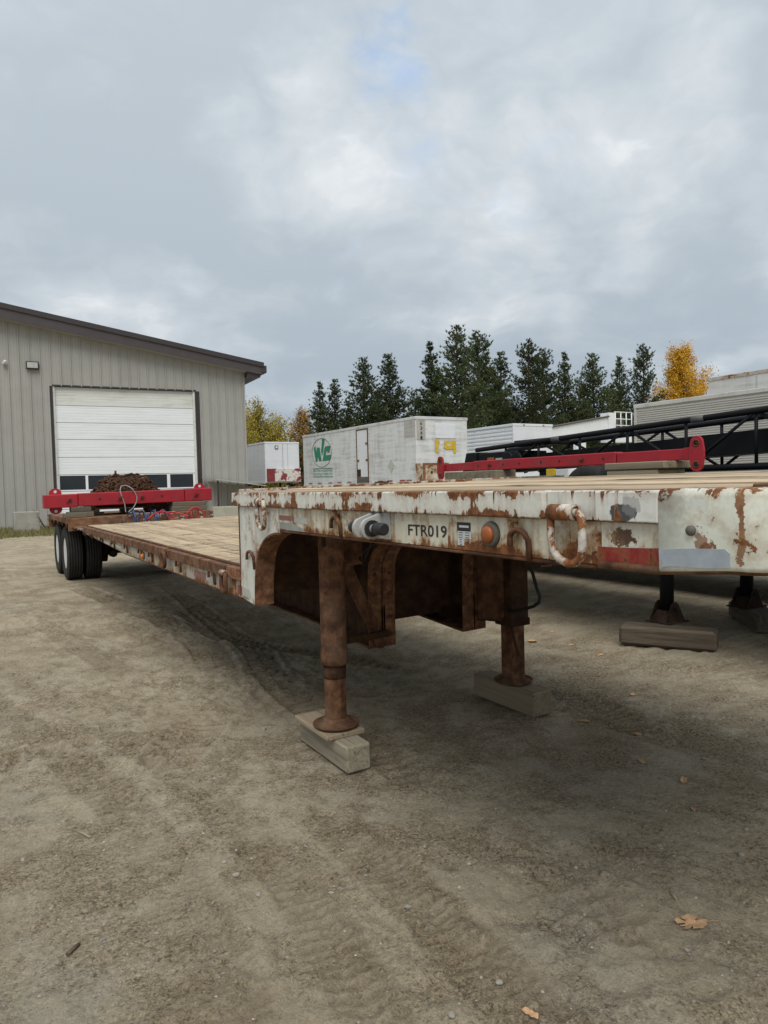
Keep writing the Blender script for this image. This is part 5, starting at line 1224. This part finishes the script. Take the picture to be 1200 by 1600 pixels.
for i, (px, Y, h, lb) in enumerate([(700, 43, 6.0, 'young bright green pine behind the near corner of the grimy trailer'), (756, 42, 5.2, 'small bright green pine above the clean white trailer'), (745, 43, 4.8, 'smallest bright young pine left of the clean white trailer'),
        (620, 43, 6.0, 'young green pine behind the middle of the grimy trailer'), (560, 44, 6.2, 'young green pine behind the emblem end of the grimy trailer'), (875, 44, 5.6, 'young green pine left of the boom lift'), (835, 43, 5.4, 'young green pine behind the right end of the clean trailer'), (912, 44, 5.8, 'young green pine above the white boom'), (520, 46, 6.0, 'young green pine by the russet tree'), (660, 45, 6.2, 'young green pine left of the tall clump')]):
    tree('young_pine', YV, at_px(px, Y), Y, h, 6, i * 2.1, 1.1, lb, 'young pines in front of the pine row')
GV = leafy_variant(41, 14, 2.9, 46000, M_GOLD, .08, .125); GV[1].materials.append(M_BARKP)
GY = leafy_variant(42, 10, 2.4, 11000, M_YGREEN, .08, .14); GY[1].materials.append(M_BARKP)
GO = leafy_variant(43, 9, 1.6, 9000, M_ORANGE, .05, .14); GO[1].materials.append(M_BARK)
x, h = top_h(1066, 529, 47); tree('golden_tree', GV, x, 47, h, 14, .4, 1.0, 'bright golden leaved tree at the right end of the pine row', None)
for i, (px, py, Y, lb) in enumerate([(402, 612, 54, 'tall yellow green tree next to the building corner'), (430, 640, 56, 'lower yellow green tree right of the tall one'), (384, 632, 58, 'yellow tree partly hidden by the building corner')]):
    x, h = top_h(px, py, Y); tree('yellow_tree', GY, x, Y, h, 10, i * 2.0, .95, lb, 'yellow trees by the building')
x, h = top_h(470, 628, 58); tree('russet_tree', GO, x, 58, h, 9, .5, 1.0, 'russet tree between the yellow trees and the pines', None)
x, h = top_h(790, 620, 58); tree('russet_tree', GO, x - 14, 58, h * .8, 9, 1.5, 1.0, 'faint russet tree showing between the left pines', None)
# dark undergrowth that reads as one mass behind the trunks
def under():
    g = np.random.default_rng(5); n = 26000
    X = g.uniform(14, 95, n); Y = g.uniform(58, 66, n) + 0 * X; Z = .3 + g.random(n) ** 1.4 * (4.6 + 2.2 * np.sin(X * .5) + 1.2 * np.sin(X * 1.3))
    C = np.stack([X, Y, Z], 1); D = g.normal(0, 1, (n, 3)); D /= np.linalg.norm(D, axis=1)[:, None]; S = np.cross(D, g.normal(0, 1, (n, 3))); S /= np.linalg.norm(S, axis=1)[:, None]
    k = g.uniform(.3, .6, n)[:, None]
    o = link('undergrowth', tri_mesh('undergrowth', np.stack([C - D * k, C + S * k * .5, C + D * k], 1), M_PINE)); tag(o, 'dark brush filling the gaps behind the pine trunks', 'brush', kind='stuff')
under()
def grass():
    g = np.random.default_rng(9); n = 9000
    X = g.uniform(-6, 3.2, n); Y = g.uniform(24.3, 31.3, n); keep = (vn := vnoise(X, Y, .8, 77)) + .32 + (Y - 27.5) * .06 > 0; X, Y = X[keep], Y[keep]; n = len(X)
    Z = ground_h(X, Y); L = g.uniform(.08, .26, n); A = g.uniform(0, 6.28, n); B = g.normal(0, .07, (n, 2)); w = .016
    P0 = np.stack([X + np.cos(A) * w, Y + np.sin(A) * w, Z], 1); P1 = np.stack([X - np.cos(A) * w, Y - np.sin(A) * w, Z], 1); P2 = np.stack([X + B[:, 0], Y + B[:, 1], Z + L], 1)
    o = link('grass', tri_mesh('grass', np.stack([P0, P1, P2], 1), leaf_mat('dry_grass', [(.09, .095, .03), (.16, .15, .06), (.24, .20, .10)], .1))); tag(o, 'thin dry grass along the foot of the building wall', 'grass', kind='stuff')
grass()
def weed(x, y, h, label):
    g = np.random.default_rng(int(x * 100)); o = thing('weed', (x, y, 0), label, 'weed', 'weeds by the building')
    st = MB(); tr = []
    for k in range(9):
        az = g.random() * 6.28; tip = np.array([math.cos(az) * h * .5, math.sin(az) * h * .5, h * g.uniform(.6, 1)]); st.tube([(0, 0, 0), tip * .55 + np.array([0, 0, .05]), tip], [.008, .006, .003], 4)
        for s in np.linspace(.3, 1, 14):
            q = tip * s; D = g.normal(0, 1, 3); D /= np.linalg.norm(D); S = np.cross(D, g.normal(0, 1, 3)); S /= np.linalg.norm(S); tr.append([q - S * .02, q + S * .02, q + D * .1])
    st_o = link('stem', st.mesh('stem'), o, M_BARK); link('leaves', tri_mesh('leaves', np.array(tr), M_YOUNG), o)
weed(1.45, 28.9, 1.0, 'scrubby green weed beside the square concrete block'); weed(1.9, 29.6, .8, 'smaller green weed between the concrete block and the door')

#==================================================================== small things on the ground
def pebbles():
    g = np.random.default_rng(3); base = np.array([(1, 0, 0), (-1, 0, 0), (0, 1, 0), (0, -1, 0), (0, 0, .7), (0, 0, -.5)], 'f')
    fc = np.array([(0, 2, 4), (2, 1, 4), (1, 3, 4), (3, 0, 4), (2, 0, 5), (1, 2, 5), (3, 1, 5), (0, 3, 5)])
    n = 15000; X = g.uniform(-3.2, 4.2, n); Y = -4.1 + 9.5 * g.random(n) ** 1.2; r = np.clip(g.lognormal(-5.55, .5, n), .0016, .013)
    Z = ground_h(X, Y) + track_h(X, Y)
    tris = []
    for i in range(n):
        a = g.random() * 6.28; c, s = math.cos(a), math.sin(a); v = base * (r[i] * g.uniform(.7, 1.3, (1, 3))); v = np.stack([v[:, 0] * c - v[:, 1] * s, v[:, 0] * s + v[:, 1] * c, v[:, 2]], 1) + (X[i], Y[i], Z[i] + r[i] * .15)
        tris.append(v[fc])
    mt, t, bs = material('pebble_stone'); c = t.ramp(t.noise(t.pos(), 25, 1, .5), [(.3, (.12, .11, .095)), (.5, (.24, .22, .18)), (.7, (.40, .37, .31))]); t.set(bs.inputs['Base Color'], c); bs.inputs['Roughness'].default_value = .9
    o = link('gravel', tri_mesh('gravel', np.concatenate(tris), mt)); tag(o, 'loose gravel strewn over the dirt yard', 'gravel', kind='stuff')
pebbles()
M_LEAFD = simple('dry_leaf', (.52, .32, .17), .8, 0, .3, 60, rnd=.2)
def gh(x, y):
    X = np.array([x], float); Y = np.array([y], float); return float((ground_h(X, Y) + track_h(X, Y))[0])
def dry_leaf(x, y, s, rot, label, holes=False, kind=0):
    outl = []
    n = 26
    for k in range(n):
        a = 2 * math.pi * k / n
        if kind == 0: r = 1.0 * (1 + .09 * math.sin(5 * a + 1) + .07 * math.sin(8 * a)) * (.8 + .2 * abs(math.cos(a)))
        else: r = .45 + .55 * abs(math.cos(a)) ** .8 + .06 * math.sin(7 * a)
        outl.append((r * math.cos(a), r * math.sin(a) * (.62 if kind else .8)))
    mb = MB(); c = mb.bm.verts.new((0, 0, .10)); rg = []
    rr = random.Random(int(abs(x * 977 + y * 331)))
    for f in (.5, 1.0):
        rg.append([mb.bm.verts.new((u * f, v * f, .10 + .28 * f * abs(v) + .10 * f * rr.uniform(-.6, 1))) for u, v in outl])
    for k in range(n):
        mb.bm.faces.new((c, rg[0][k], rg[0][(k + 1) % n]))
        if holes and rr.random() < .16: continue
        mb.bm.faces.new((rg[0][k], rg[1][k], rg[1][(k + 1) % n], rg[0][(k + 1) % n]))
    mb.tube([(.9, 0, .12), (1.4, .05, .10), (2.0, .02, .06)], .025, 4)
    me = mb.mesh('fallen_leaf'); o = link('fallen_leaf', me, None, M_LEAFD); o.location = (x, y, gh(x, y) + .002); o.scale = (s * 1.2,) * 3; o.rotation_euler = (0, 0, rot)
    sol = o.modifiers.new('thickness', 'SOLIDIFY'); sol.thickness = .05
    return tag(o, label, 'leaf', 'fallen leaves on the dirt')
for a in [(.72, -2.83, .047, -.4, 'largest fallen leaf, ragged and full of holes, in the foreground at right', True, 0), (1.79, -2.02, .034, .6, 'curled orange leaf with a stalk, right of the far timber block', False, 1), (2.2, -1.38, .026, 1.2, 'rounded tan leaf a step right of the far timber block', False, 0),
          (2.06, -1.05, .030, 2.2, 'flat tan leaf nearest the far timber block', False, 1), (2.81, -.85, .027, .3, 'pale leaf between the far block and the black legs', False, 0), (1.81, -1.73, .026, 1.0, 'thin pale leaf left of the curled orange one', False, 1),
          (1.52, -2.27, .020, .8, 'small twisted leaf below the curled orange one', False, 1), (-.08, -2.83, .024, 1.9, 'small pointed leaf at the bottom edge of the yard', False, 1), (3.58, .17, .034, .2, 'long brown leaf in front of the first black leg block', False, 1),
          (3.93, 1.17, .030, .9, 'brown leaf farthest back beside the crank handle', False, 1), (3.44, .95, .040, 2.5, 'orange leaf right beside the far landing leg', False, 0), (3.39, .64, .028, 1.4, 'tan leaf just below the orange one by the far leg', False, 1),
          (3.65, .61, .026, .1, 'tan leaf midway between the far leg and the first black leg', False, 0), (6.0, 1.15, .038, .5, 'pale leaf between the two black legs', False, 1), (4.3, 2.2, .034, 1.7, 'dull brown leaf under the rail at the big tie ring', False, 1)]:
    dry_leaf(*a)
M_STONE = simple('stone_grey', (.27, .245, .20), .85, 0, .25, 30, bump=.3)
def stone(x, y, r, label):
    g = np.random.default_rng(int(abs(x * 313 + y * 71) * 10)); mb = MB(); bmesh.ops.create_icosphere(mb.bm, subdivisions=2, radius=1)
    for v in mb.bm.verts: v.co = v.co * (1 + .22 * math.sin(v.co.x * 3 + g.random() * .3) * math.cos(v.co.y * 2.3 + x) + g.normal(0, .035)); v.co.z *= .62; v.co.x *= 1.2
    for f in mb.bm.faces: f.smooth = True
    me = mb.mesh('stone'); o = link('stone', me, None, M_STONE); o.location = (x, y, gh(x, y) + r * .25); o.scale = (r,) * 3; o.rotation_euler = (0, 0, g.random() * 6); return tag(o, label, 'stone', 'stones on the dirt')
for a in [(1.36, -2.62, .016, 'grey stone at the right edge above the largest leaf'), (.17, .08, .018, 'grey stone left of the near timber block'), (-.61, -1.45, .012, 'pale stone left of centre in the foreground'), (-.60, -1.58, .014, 'dark oval stone just below the pale one'),
          (-.57, -1.77, .014, 'tan stone half sunk in the dirt below the dark oval one'), (1.56, -2.52, .012, 'small stone above the grey stone at the right edge'), (-1.04, -1.22, .009, 'small black stone in the left foreground'), (-.30, -2.72, .013, 'half buried stone at the bottom edge'), (-.07, -2.67, .012, 'tan stone near the bottom edge, right of centre')]:
    stone(*a)
M_STICK = simple('stick', (.10, .075, .05), .9, 0, .3, 60); M_STICKP = simple('stick_pale', (.30, .25, .17), .9, 0, .2, 60)
def stick(a, b_, r, mat, label):
    za, zb = gh(*a), gh(*b_); solo('stick', MB().tube([(a[0], a[1], za + r * .6), ((a[0] + b_[0]) / 2 + r * .4, (a[1] + b_[1]) / 2, (za + zb) / 2 + r * .9), (b_[0], b_[1], zb + r * .6)], [r, r * 1.05, r * .8], 6), mat, label, 'stick', 'sticks on the dirt')
stick((-1.28, -1.74), (-1.235, -1.70), .0075, M_STICK, 'short dark bark stick in the left foreground')
stick((.825, -2.655), (.795, -2.71), .005, M_STICKP, 'short pale stick just above the largest leaf')
stick((-1.12, -.78), (-1.08, -.88), .006, M_STICKP, 'pale splinter of wood left of the tyre prints')
